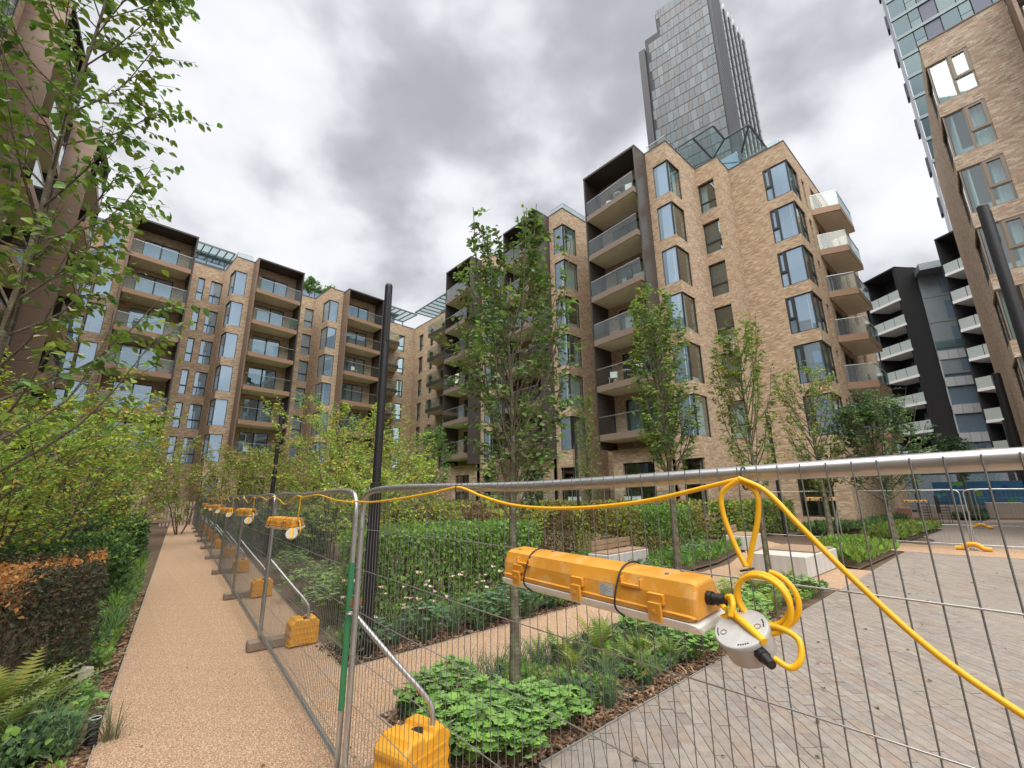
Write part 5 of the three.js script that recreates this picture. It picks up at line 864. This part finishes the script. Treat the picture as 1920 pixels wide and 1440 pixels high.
[[2.85, -3.62], [3.28, -3.48], [3.75, -3.42]].forEach(([x, z]) => grassTuft(x, z, 0.28, 60, DRY, 'straw coloured grass tuft near the tree trunk', 'straw grass tufts near the trunk', sd++));
[[4.15, -3.95, 0.42], [4.62, -3.75, 0.46], [4.55, -3.2, 0.38], [4.95, -3.9, 0.4], [5.05, -3.05, 0.36], [6.25, -3.9, 0.4], [4.3, -3.35, 0.34], [3.95, -3.55, 0.36], [4.85, -3.3, 0.36], [5.45, -3.75, 0.4], [6.0, -2.98, 0.34], [6.5, -3.6, 0.38], [3.95, -4.1, 0.36], [3.4, -3.9, 0.3]].forEach(([x, z, h]) => fern(x, z, h, 16, FRN, 'yellow green fern in the near bed below the site light', 'ferns in the near bed', sd++));
[[7.3, -3.9], [7.9, -3.3], [8.5, -3.9], [9.1, -3.2], [9.6, -3.8], [10.2, -3.2], [10.8, -3.6], [7.2, -3.1], [8.3, -3.05], [9.0, -4.05], [10.0, -4.1]].forEach(([x, z], i) => (i % 2 ? geranium(x, z, 0.36, 0.33, 60, i % 3 ? GER : LIME, 'low leafy plant in the bed before the concrete bench', 'low plants before the bench', sd++) : fern(x, z, 0.42, 14, FRN, 'fern in the bed before the concrete bench', 'ferns before the bench', sd++)));
// bed behind the cross path
[[3.1, -5.95], [3.5, -5.8], [4.0, -5.9], [2.75, -6.3], [5.6, -5.95], [6.4, -6.05], [6.9, -5.95], [2.5, -6.0], [4.35, -5.75], [5.3, -5.75], [6.0, -5.85], [3.75, -6.15], [7.3, -5.95]].forEach(([x, z]) => grassTuft(x, z, 0.42, 90, GRS, 'dark grass tuft along the cross path edge', 'grass tufts along the cross path', sd++));
[[4.6, -5.95, 0.4, 0.42, 80], [5.1, -6.0, 0.42, 0.46, 90], [3.6, -6.0, 0.35, 0.4, 70], [6.1, -6.05, 0.4, 0.42, 70], [2.75, -5.95, 0.3, 0.36, 60], [7.6, -6.2, 0.45, 0.4, 70], [8.4, -6.25, 0.45, 0.4, 70], [9.3, -6.3, 0.45, 0.42, 70], [12.4, -6.9, 0.5, 0.4, 70], [13.4, -6.9, 0.5, 0.45, 70]].forEach(([x, z, q, h, n]) => geranium(x, z, q, h, n, [[0.06, 0.18, 0.05], [0.08, 0.23, 0.06], [0.05, 0.14, 0.04]], 'blue green leafy plant beside the cross path', 'blue green plants beside the cross path', sd++));
[[2.9, -7.6], [3.2, -8.6], [3.05, -9.6], [3.6, -10.4], [3.5, -12], [3.9, -13.5], [3.5, -9.0]].forEach(([x, z], i) => geranium(x, z, 0.5, 0.55, 90, [...LIME, ...GREEN.slice(0, 2)], 'bright green leafy plant beside the path behind the fence', 'leafy plants behind the path fence', sd++));
{ // pale flowers against the green hedge
  const g = thing('flowering_plant', 'pale pink flowers in front of the green hedge by the lamp post', 'flowers', [4.2, 0, -6.25], 0), r = mulberry(640), L = new Leaves(LEAF.wide, M.petal), S = new Leaves(LEAF.low), st = [];
  for (let i = 0; i < 50; i++) { const x = (r() - 0.5) * 3.4, y = 0.25 + 0.6 * r(), z = (r() - 0.5) * 0.35; st.push(limb([V(x * 0.9, -0.02, z), V(x, y, z)], 0.004, 0.002, 3)); for (let k = 0; k < 6; k++) L.add(V(x, y, z), V(Math.cos(k), 0.4 + r() * 0.5, Math.sin(k)), V(0, 1, 0.3).add(rv(r)), 0.03 + 0.035 * r(), r() < 0.6 ? [1, 1, 1] : [1, 0.86, 0.78]); for (let k = 0; k < 4; k++) S.add(V(x + (r() - 0.5) * 0.1, y * r(), z), rv(r), V(0, 1, 0), 0.08, pick(r, DEEP)); }
  mesh('stems', merge(st), std({ color: [0.06, 0.09, 0.03] }), g).userData.kind = 'stuff'; L.build('petals', g); S.build('leaves', g);
}
// left of the path
[[-0.12, -5.5, 0.38], [0.0, -5.25, 0.3], [-0.25, -5.3, 0.4], [-0.05, -5.4, 0.34]].forEach(([x, z, h]) => grassTuft(x, z, h, 110, GRS, 'blue green grass tuft at the left path edge beside the black pipe', 'grass tufts beside the black pipe', sd++));
[[0.28, -5.35, 0.3]].forEach(([x, z, h]) => grassTuft(x, z, h, 60, DRY, 'straw coloured grass arching over the path edge', null, sd++));
[[-0.42, -6.0, 0.62], [-0.2, -5.95, 0.5], [-0.6, -5.6, 0.6], [-0.4, -5.5, 0.5], [-0.25, -5.75, 0.42], [-0.5, -5.85, 0.5]].forEach(([x, z, h]) => fern(x, z, h, 26, FRN, 'yellow green fern below the clipped yew hedge', 'ferns below the yew hedge', sd++));
geranium(0.02, -5.95, 0.24, 0.24, 26, GER.map((q) => q.map((v) => v * 1.1)), 'lobed leaf plant with few large leaves at the foot of the yew hedge', null, sd++);
[[0.32, -9.4], [0.36, -10.4], [0.45, -11.4], [0.5, -12.5], [0.6, -13.6], [0.75, -15], [0.28, -8.7], [0.9, -17], [1.1, -19.5]].forEach(([x, z], i) => grassTuft(x - 0.06, z, 0.42, 110, i % 2 ? LIME : GRS.map((q) => [q[0] * 1.2, q[1] * 1.3, q[2] * 0.8]), 'arching green grass clump along the left path edge', 'grass clumps along the left path edge', sd++));
{ const p = thing('drain_pipe', 'short black corrugated pipe standing in the bed at the left path edge', 'pipe', [0.16, 0, -5.32], 0); mesh('corrugated_tube', new THREE.LatheGeometry(Array.from({ length: 40 }, (_, i) => new THREE.Vector2(0.036 + (i % 4 < 2 ? 0.004 : 0), -0.05 + i * 0.0062)), 20), M.black, p); mesh('rim', new THREE.TorusGeometry(0.037, 0.004, 6, 20).rotateX(Math.PI / 2).translate(0, 0.196, 0), M.greyPlastic, p); }
{ const s = thing('marker_stone', 'pale weathered stone slab leaning in the yew hedge', 'stone', [-0.02, 0, -6.32], 0.3); const g = new RoundedBoxGeometry(0.10, 0.36, 0.05, 3, 0.02); g.translate(0, 0.17, 0); mesh('slab', g, std({ color: [0.52, 0.50, 0.45], map: stoneTex, bumpMap: stoneBump, bumpScale: 0.01 }), s).rotation.z = -0.25; }
// low green mats round the far trees
function mat(label, poly, cols, seed, size = 0.16) {
  const g = thing('ground_cover', label, 'plants', [0, 0, 0], 0), r = mulberry(seed), L = new Leaves(LEAF.low), xs = poly.map((p) => p[0]), zs = poly.map((p) => p[1]), x0 = Math.min(...xs), x1 = Math.max(...xs), z0 = Math.min(...zs), z1 = Math.max(...zs);
  const inside = (x, z) => { let c = false; for (let i = 0, j = poly.length - 1; i < poly.length; j = i++) { const [a, b] = poly[i], [d, e] = poly[j]; if ((b > z) !== (e > z) && x < (d - a) * (z - b) / (e - b) + a) c = !c; } return c; };
  const n = Math.round((x1 - x0) * (z1 - z0) * 260); for (let i = 0; i < n; i++) { const x = lerp(x0, x1, r()), z = lerp(z0, z1, r()); if (!inside(x, z)) continue; const h = 0.16 + 0.2 * vnoise(x * 2, z * 2, 3); L.add(V(x, h * (0.4 + 0.6 * r()), z), V(r() - 0.5, 0.5 + r(), r() - 0.5), V(0, 1, 0).add(rv(r)), size * (0.6 + 0.7 * r()), pick(r, cols, 0.4)); }
  g.userData.kind = 'stuff'; L.build('leaves', g); mesh('mulch', flat(poly, 0.026), M.soil, g);
}
mat('lime green ground cover at the end of the concrete bench', [[14.9, -3.75], [14.4, -3.15], [19.4, -3.1], [19.6, -3.4], [20.6, -5.0], [18.6, -5.0]], [...LIME, ...FRN.slice(0, 2)], 701, 0.2);
mat('lime green ground cover triangle beyond the orange path', [[23.1, -4.7], [22.9, -3.5], [32, -3.2], [33.2, -4.7], [26, -5.2]], [...LIME, ...FRN], 702, 0.24);
mat('dark green ground cover under the brick end wall', [[24, -7.6], [36, -6.2], [40, -5.6], [30, -5.3], [24, -6.4]], [...DEEP, ...GREEN], 703, 0.3);
mat('round dark planting patch on the far paving', [[43, -3.6], [43, -2.2], [49, -2.0], [50, -3.4]], DEEP, 704, 0.35);
mat('green ground cover between the hedges and benches', [[8, -9.6], [10.6, -8.9], [10.8, -7.4], [8.2, -7.2], [7, -8.6]], [...LIME, ...GREEN], 705, 0.14);
mat('green ground cover below the hedge block', [[10.9, -7.55], [16, -7.4], [20, -8.0], [16.4, -6.8], [13, -6.1], [10.9, -6.0]], [...GREEN, ...LIME.slice(2)], 706, 0.15);
{ // low mixed leaves creeping between the bedding plants
  const g = thing('ground_cover', 'low mixed green leaves creeping between the ferns and grasses of the near bed', 'plants', [0, 0, 0], 0), r = mulberry(777), L = new Leaves(LEAF.wide); g.userData.kind = 'stuff';
  const put = (x, z, hh) => { const h = hh * (0.4 + 0.8 * vnoise(x * 5, z * 5, 3)); L.add(V(x, h * (0.25 + 0.75 * r()), z), V(r() - 0.5, 0.25 + 0.5 * r(), r() - 0.5), V(0, 1, 0).add(rv(r).multiplyScalar(0.6)), 0.03 + 0.04 * r(), pick(r, vnoise(x * 2.3, z * 2.3, 9) > 0.5 ? [...GER, ...FRN] : [...GREEN, ...GRS], 0.4)); };
  for (let i = 0; i < 26000; i++) { const x = lerp(2.2, 11, Math.pow(r(), 1.4)), z = lerp(-4.12, -2.95, r()); if (fbm(x * 1.7, z * 1.7, 3, 66) < 0.47) continue; put(x, z, 0.2); }
  for (let i = 0; i < 16000; i++) { const x = lerp(2.4, 10.5, r()), z = lerp(-6.55, -5.72, r()); if (fbm(x * 1.7, z * 1.7, 3, 67) < 0.42) continue; put(x, z, 0.34); }
  for (let i = 0; i < 12000; i++) { const z = -lerp(4.6, 15, Math.pow(r(), 1.4)), x = pathL(z) - 0.12 - 0.6 * r(); if (fbm(x * 1.9, z * 1.9, 3, 68) < 0.44) continue; put(x, z, 0.24); }
  L.build('leaves', g);
}
{ // bark mulch lying loose on the near beds
  const g = thing('bark_mulch', 'loose brown bark chips on the near planting beds', 'mulch', [0, 0, 0], 0), r = mulberry(801), L = new Leaves(box(-0.5, 0.5, -0.06, 0.06, -0.16, 0.16), std({ color: [1, 1, 1], roughness: 1 })); g.userData.kind = 'stuff';
  const put = (x, z) => { const q = new THREE.Matrix4().makeRotationFromEuler(new THREE.Euler((r() - 0.5) * 0.8, r() * 6.28, (r() - 0.5) * 0.8)).scale(V(0.035 + 0.05 * r(), 0.06, 0.06)); q.setPosition(x, -0.015 + 0.03 * r(), z); L.m.push(q.toArray()); L.c.push(pick(r, [[0.16, 0.085, 0.045], [0.10, 0.055, 0.03], [0.24, 0.14, 0.08], [0.06, 0.036, 0.022], [0.30, 0.2, 0.13]], 0.4)); };
  for (let i = 0; i < 9000; i++) { const x = lerp(2.12, 8.5, Math.pow(r(), 1.5)), z = lerp(-4.2, -2.76, r()); put(x, z); }
  for (let i = 0; i < 4500; i++) put(lerp(2.3, 8, r()), lerp(-6.6, -5.6, r()));
  for (let i = 0; i < 5000; i++) { const z = -lerp(4.2, 13, Math.pow(r(), 1.5)); put(pathL(z) - 0.03 - 0.8 * r() * r(), z); }
  L.build('chips', g);
}
{ // fallen twigs and leaves on the paving
  const g = thing('leaf_litter', 'scattered dry leaves and twigs on the stone paving', 'litter', [0, 0, 0], 0), r = mulberry(811), L = new Leaves(LEAF.low, std({ color: [1, 1, 1], roughness: 1 })); g.userData.kind = 'stuff';
  for (let i = 0; i < 150; i++) L.add(V(lerp(2.9, 16, r()), 0.018, lerp(-2.5, 3.5, r())), V(r() - 0.5, 0.05, r() - 0.5), V(0, 1, 0), 0.03 + 0.04 * r(), pick(r, [[0.05, 0.03, 0.02], [0.14, 0.08, 0.04], [0.09, 0.06, 0.03]], 0.4));
  for (let i = 0; i < 50; i++) { const z = lerp(-3, -16, r()); L.add(V(lerp(pathL(z), pathR(z), r()), 0.006, z), V(r() - 0.5, 0.05, r() - 0.5), V(0, 1, 0), 0.02 + 0.02 * r(), [0.12, 0.08, 0.045]); }
  L.build('leaves', g);
}

// ---------------------------------------------------------------- lamp posts, benches and other furniture
M.lampPaint = std({ color: [0.028, 0.029, 0.034], metalness: 0.35, roughness: 0.42 });
function lampPost(x, z, h, label, o = {}) {
  const g = thing('lamp_post', label, 'lamp post', [x, 0, z], 0, o.group), R = o.r || 0.056;
  if (o.fluted) { mesh('base_shaft', new THREE.CylinderGeometry(R * 1.14, R * 1.14, 2.05, 28).translate(0, 1.02, 0), M.lampPaint, g); for (let i = 0; i < 14; i++) { const a = i / 14 * 6.283, f = mesh('flute', limb([V(Math.cos(a) * R * 1.2, -0.02, Math.sin(a) * R * 1.2), V(Math.cos(a) * R * 1.2, 2.06, Math.sin(a) * R * 1.2)], 0.0105, 0.0105, 6), M.lampPaint, g); } mesh('collar', new THREE.CylinderGeometry(R * 1.36, R * 1.36, 0.03, 28).translate(0, 2.08, 0), M.lampPaint, g); mesh('shaft', new THREE.CylinderGeometry(R, R, h - 2.1, 28).translate(0, 2.1 + (h - 2.1) / 2, 0), M.lampPaint, g); }
  else mesh('shaft', new THREE.CylinderGeometry(R, R * (o.taper || 1), h, 24).translate(0, h / 2, 0), M.lampPaint, g);
  mesh('cap', new THREE.CylinderGeometry(R * 0.8, R * 1.0, 0.03, 24).translate(0, h + 0.016, 0), M.lampPaint, g);
  mesh('light_slot', box(-R * 0.4, R * 0.4, h - 0.9, h - 0.15, R * 0.86, R * 0.96 + 0.012), M.black, g);
}
lampPost(2.66, -5.85, 5.04, 'dark lamp post with a grooved lower shaft beside the cross path', { fluted: true });
lampPost(4.15, -17.6, 5.3, 'slender dark lamp post among the olive shrubs behind the path fence', { r: 0.07 });
lampPost(23.2, -7.6, 5.7, 'dark lamp post at the hedge before the brick end wall', { r: 0.085 });
lampPost(17.6, -15.0, 5.1, 'thin dark lamp post before the right wing balconies', { r: 0.07 });
lampPost(12.9, 0.545, 7.75, 'thick dark lamp post in front of the pale brick block', { r: 0.095, taper: 1.15 });
lampPost(33.5, 0.12, 7.8, 'dark lamp post before the black clad building', { r: 0.16, taper: 1.2 });
lampPost(53, -0.05, 7.4, 'far dark lamp post at the foot of the black clad building', { r: 0.2, taper: 1.2 });
M.concrete = std({ color: [0.52, 0.51, 0.49], map: stoneTex, roughness: 0.85 });
M.wood = std({ map: rep(tex(256, 256, (u, v) => { const q = 0.7 + 0.5 * fbm(u * 4, v * 60, 4, 51, 4); return [0.30 * q, 0.205 * q, 0.135 * q]; }), 1), roughness: 0.75 });
function bench(x, z, L, W, turn, label, o = {}) {
  const g = thing('bench', label, 'bench', [x, 0, z], turn);
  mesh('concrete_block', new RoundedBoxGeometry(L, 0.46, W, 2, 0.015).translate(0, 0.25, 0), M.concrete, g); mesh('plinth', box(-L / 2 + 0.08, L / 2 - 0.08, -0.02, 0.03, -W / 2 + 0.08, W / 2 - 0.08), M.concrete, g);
  const n = o.slats || 7, s0 = -L / 2 + (o.skip || 0.7); for (let i = 0; i < n; i++) { const w = (L / 2 - 0.05 - s0) / n; mesh('seat_slat', box(s0 + i * w + 0.006, s0 + (i + 1) * w - 0.006, 0.482, 0.515, -W / 2 + 0.04, W / 2 - 0.04), M.wood, g); }
  if (o.back) { for (let k = 0; k < 2; k++) mesh('back_slat', box(s0, L / 2 - 0.05, 0.55 + k * 0.12, 0.65 + k * 0.12, -W / 2 + 0.05, -W / 2 + 0.09), M.wood, g); for (const q of [s0 + 0.2, L / 2 - 0.3]) mesh('back_bracket', box(q, q + 0.05, 0.5, 0.78, -W / 2 + 0.012, -W / 2 + 0.048), M.lampPaint, g); }
}
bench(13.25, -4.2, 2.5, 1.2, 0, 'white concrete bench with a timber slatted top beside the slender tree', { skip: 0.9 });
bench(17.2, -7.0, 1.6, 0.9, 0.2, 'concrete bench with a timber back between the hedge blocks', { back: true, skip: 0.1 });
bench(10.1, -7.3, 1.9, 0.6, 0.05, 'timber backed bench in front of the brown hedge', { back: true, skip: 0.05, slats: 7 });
{ // wooden gate at the end of the path
  const g = thing('wooden_gate', 'pale slatted wooden gate closing the end of the gravel path', 'gate', [3.9, 0, -40.5], 0.05); for (let i = 0; i < 13; i++) mesh('picket', box(-1.3 + i * 0.2, -1.18 + i * 0.2, 0.1, 1.72 + 0.04 * (i % 2), -0.02, 0.02), std({ color: [0.40, 0.34, 0.28], roughness: 0.85 }), g); for (const y of [0.4, 1.4]) mesh('rail', box(-1.35, 1.45, y, y + 0.1, 0.022, 0.06), M.wood, g); mesh('post', box(1.5, 1.75, -0.02, 1.95, -0.1, 0.12), M.black, g);
}
{ // glazed terrace screen at the foot of the right wing
  const g = thing('terrace_screen', 'low teal glass screen on a dark kerb along the ground floor terrace', 'glass screen', [21.05, 0, -20], 0); mesh('kerb_wall', box(-0.12, 0.12, -0.02, 1.5, -11, 8.6), std({ color: [0.05, 0.048, 0.046], roughness: 0.8 }), g); for (let i = 0; i < 14; i++) mesh('glass_panel', box(-0.008, 0.008, 1.52, 2.12, -11 + i * 1.4 + 0.02, -9.62 + i * 1.4), M.balGlass, g); for (let i = 0; i < 15; i++) mesh('post', box(-0.03, 0.03, 1.5, 2.14, -11.02 + i * 1.4, -10.98 + i * 1.4), M.frame, g);
  for (let i = 0; i < 4; i++) { const b = thing('planter_light', 'white box lantern on the ground floor terrace wall', 'lantern', [21.5, 1.52, -27 + i * 4.2], 0, 'box lanterns on the terrace'); mesh('body', new RoundedBoxGeometry(0.3, 0.32, 0.9, 2, 0.03).translate(0, 0.16, 0), std({ color: [0.8, 0.8, 0.78], roughness: 0.5 }), b); mesh('lid', new RoundedBoxGeometry(0.36, 0.04, 0.96, 2, 0.015).translate(0, 0.345, 0), M.frame, b); }
}
// furniture and materials stored beyond the second fence
function chairStack(x, z, label) { const g = thing('stacked_chairs', label, 'chairs', [x, 0, z], 0.4); for (let k = 0; k < 6; k++) { mesh('chair_seat', box(-0.24, 0.24, 0.42 + k * 0.17, 0.45 + k * 0.17, -0.24, 0.24), M.lampPaint, g); mesh('chair_back', box(-0.24, 0.24, 0.6 + k * 0.17, 0.82 + k * 0.17, -0.25, -0.22), M.lampPaint, g); } for (const [a, b] of [[-1, -1], [1, -1], [-1, 1], [1, 1]]) mesh('leg', limb([V(a * 0.22, 0, b * 0.22), V(a * 0.2, 1.3, b * 0.2)], 0.015, 0.015, 5), M.lampPaint, g); }
chairStack(38.5, -3.6, 'stack of black metal chairs on the far paving'); chairStack(38.8, -4.5, 'black chairs stacked beside the brick wall');
function pallet(x, z, w, h, d, c, label) { const g = thing('stone_pallet', label, 'pallet', [x, 0, z], 0.1); for (let i = 0; i < 3; i++) mesh('bearer', box(-w / 2 + i * (w - 0.1) / 2, -w / 2 + 0.1 + i * (w - 0.1) / 2, 0, 0.1, -d / 2, d / 2), M.wood, g); mesh('deck', box(-w / 2, w / 2, 0.101, 0.13, -d / 2, d / 2), M.wood, g); const n = Math.round(h / 0.14); for (let k = 0; k < n; k++) mesh('stone_course', box(-w / 2 + 0.03, w / 2 - 0.03, 0.132 + k * 0.14, 0.262 + k * 0.14, -d / 2 + 0.03, d / 2 - 0.03), std({ color: c, map: stoneTex }), g); }
pallet(44, -4.2, 1.3, 0.8, 2.6, [0.42, 0.38, 0.35], 'pallet of pale stone slabs beyond the second fence'); pallet(46, -1.2, 1.3, 1.0, 1.8, [0.45, 0.40, 0.36], 'pallet of grey stone beside the blue hoarding'); pallet(41, -6.2, 1.2, 0.7, 1.6, [0.5, 0.3, 0.24], 'pallet of reddish stone beside the stacked chairs');
{ const c = document.createElement('canvas'); c.width = 512; c.height = 128; const x = c.getContext('2d'); x.fillStyle = '#2a5f86'; x.fillRect(0, 0, 512, 128); const cols = ['#1d6a9e', '#2c7c53', '#2a6f96', '#1b3f8c', '#3b93a9', '#5f8f4a']; for (let i = 0; i < 26; i++) { x.fillStyle = cols[i % 6]; x.beginPath(); x.arc((i * 97) % 512, (i * 53) % 128, 6 + (i * 7) % 15, 0, 7); x.fill(); }
  const t = new THREE.CanvasTexture(c); t.colorSpace = THREE.SRGBColorSpace; const g = thing('site_hoarding', 'blue printed hoarding standing along the far shop fronts', 'hoarding', [50, 0, -1.5], -Math.PI / 2); mesh('print', new THREE.PlaneGeometry(7, 1.7).translate(0, 1.75, 0.03), std({ map: t, roughness: 0.5 }), g); mesh('board', box(-3.5, 3.5, 0.1, 2.62, -0.05, 0.025), M.greySteel, g); for (const q of [-3.3, 0, 3.3]) mesh('post', box(q - 0.05, q + 0.05, 0, 2.7, -0.15, -0.051), M.galv, g); }
{ const g = thing('shop_front', 'dark glazed ground floor fronts below the black clad building', 'building', [58, 0, -3], -Math.PI / 2); mesh('wall', box(-14, 12, 0, 4.4, -0.4, 0), std({ color: [0.03, 0.03, 0.035], roughness: 0.6 }), g); for (let i = 0; i < 8; i++) mesh('window', box(-13.4 + i * 3.2, -10.6 + i * 3.2, 0.2, 3.4, 0.002, 0.05), M.glassSky, g); mesh('fascia_band', box(-14, 12, 4.41, 5.6, -0.4, 0.1), M.brickPale, g); }
{ const g = thing('planter_box', 'tall black planter at the edge of the far paving', 'planter', [14.6, 0, 0.35], 0.2); mesh('tub', new RoundedBoxGeometry(0.5, 0.95, 0.5, 2, 0.02).translate(0, 0.475, 0), M.lampPaint, g); const r = mulberry(900), L = new Leaves(LEAF.low); for (let i = 0; i < 260; i++) L.add(V((r() - 0.5) * 0.5, 0.95 + 0.3 * r(), (r() - 0.5) * 0.5), rv(r), V(0, 1, 0), 0.09, pick(r, LIME)); L.build('leaves', g); }
// planting on the middle wing's roof
for (const [x, z, h, s] of [[13.3, -50.5, 2.4, 1], [15.6, -50.4, 1.7, 2], [17.6, -50.6, 1.5, 3], [19.6, -50.9, 1.9, 4]]) { const T = tree('roof_shrub', ['feathery shrub on the roof above the middle building', 'low spreading shrub on the roof terrace', 'small rounded shrub on the roof terrace', 'loose shrub on the roof at the corner of the middle building'][s - 1], { x, z, h, r: 0.05, clear: 0.3, prof: (t) => 1.1 * Math.sin(Math.PI * Math.min(1, 0.25 + 0.75 * t)), limbs: 20, rise: 0.9, twigs: 7, leaves: 7, size: 0.22, twig: 0.5, cols: GREEN, seed: 950 + s, shrub: true }); T.position.y = TOP + 0.3; }

// a few things left on the balconies
{
  const wht = std({ color: [0.7, 0.7, 0.68], roughness: 0.6 }), spots = [];
  const R = (s, k, d) => [22.07 - d, FLOOR(k) + 0.41, s], ang = 4.95 * Math.PI / 180, L = (s, k, d) => [6.8 + s * Math.cos(ang) + d * Math.sin(ang), FLOOR(k) + 0.41, -44.07 - s * Math.sin(ang) + d * Math.cos(ang)];
  const chair = (p, turn, m, label) => { const g = thing('balcony_chair', label, 'chair', p, turn); mesh('seat', new RoundedBoxGeometry(0.46, 0.05, 0.46, 2, 0.02).translate(0, 0.44, 0), m, g); mesh('backrest', new RoundedBoxGeometry(0.46, 0.46, 0.04, 2, 0.02).translate(0, 0.7, -0.22), m, g); for (const [a, b] of [[-1, -1], [1, -1], [-1, 1], [1, 1]]) mesh('leg', limb([V(a * 0.2, 0, b * 0.2), V(a * 0.19, 0.42, b * 0.19)], 0.016, 0.014, 5), m, g); };
  const table = (p, label) => { const g = thing('balcony_table', label, 'table', p, 0); mesh('table_top', new THREE.CylinderGeometry(0.32, 0.32, 0.03, 20).translate(0, 0.72, 0), wht, g); mesh('pedestal', new THREE.CylinderGeometry(0.03, 0.04, 0.7, 8).translate(0, 0.36, 0), M.frame, g); mesh('foot', new THREE.CylinderGeometry(0.2, 0.22, 0.02, 14).translate(0, 0.011, 0), M.frame, g); };
  const pot = (p, s, label) => { const g = thing('potted_plant', label, 'plant', p, 0), r = mulberry(s), lv = new Leaves(LEAF.low); mesh('pot', new THREE.CylinderGeometry(0.19, 0.14, 0.36, 14).translate(0, 0.18, 0), std({ color: [0.2, 0.12, 0.08] }), g); for (let i = 0; i < 220; i++) { const q = rv(r); lv.add(V(q.x * 0.3, 0.4 + Math.abs(q.y) * 0.75, q.z * 0.3), rv(r).add(V(0, 0.4, 0)), V(0, 1, 0).add(rv(r)), 0.15, pick(r, GREEN)); } lv.build('leaves', g); };
  chair(R(-13.6, 5, -0.55), 1.9, wht, 'white chair on the top balcony of the nearest right wing portal'); table(R(-14.5, 5, -0.5), 'white round table on the top balcony of the nearest right wing portal'); chair(R(-15.3, 5, -0.6), -1.2, wht, 'white chair left of the table on the top balcony');
  chair(R(-14.0, 3, -0.5), 1.4, M.frame, 'dark chair on the third balcony of the nearest right wing portal'); table(R(-14.9, 1, -0.5), 'pale table on the second lowest balcony of the right wing'); chair(R(-14.0, 1, -0.6), 2.0, wht, 'white chair on the second lowest balcony of the right wing'); chair(R(-15.9, 1, -0.5), -1.2, wht, 'slanted pale chair at the end of a lower right wing balcony');
  pot(R(-31.6, 3, -0.5), 1101, 'potted plant on the farthest right wing portal balcony'); pot(R(-34.3, 2, -0.5), 1102, 'leafy pot on a lower balcony of the farthest portal'); pot(L(3.8, 4, -0.35), 1103, 'leafy pot spilling over a balcony of the middle building');
  chair(L(0.9, 2, -0.5), 0.6, M.frame, 'dark chair on a middle building balcony'); chair(L(1.2, 0, -0.5), -0.4, wht, 'white chair on the lowest middle building balcony'); pot(L(3.4, 0, -0.5), 1104, 'green plant on the lowest middle building balcony'); chair(L(10.6, 3, -0.5), 0.3, wht, 'pale chair on a balcony near the corner of the court'); chair(L(-7.6, 3, -0.5), 0.5, M.frame, 'dark chair on a balcony above the leafy tree');
  const t = thing('drying_towel', 'white towel hung over a balcony rail near the corner of the court', 'towel', R(-32.4, 2, 0.2), 0); mesh('cloth', curtainGeo(-0.3, 0.3, 0.25, 1.14, 0, 0.015, 0.2).rotateY(-Math.PI / 2), phy({ color: [0.75, 0.76, 0.78], transmission: 0.2, thickness: 0, roughness: 1 }), t);
}

scene.traverse((o) => { if (o.isMesh) { o.castShadow = true; o.receiveShadow = true; } });
renderer.render(scene, camera);
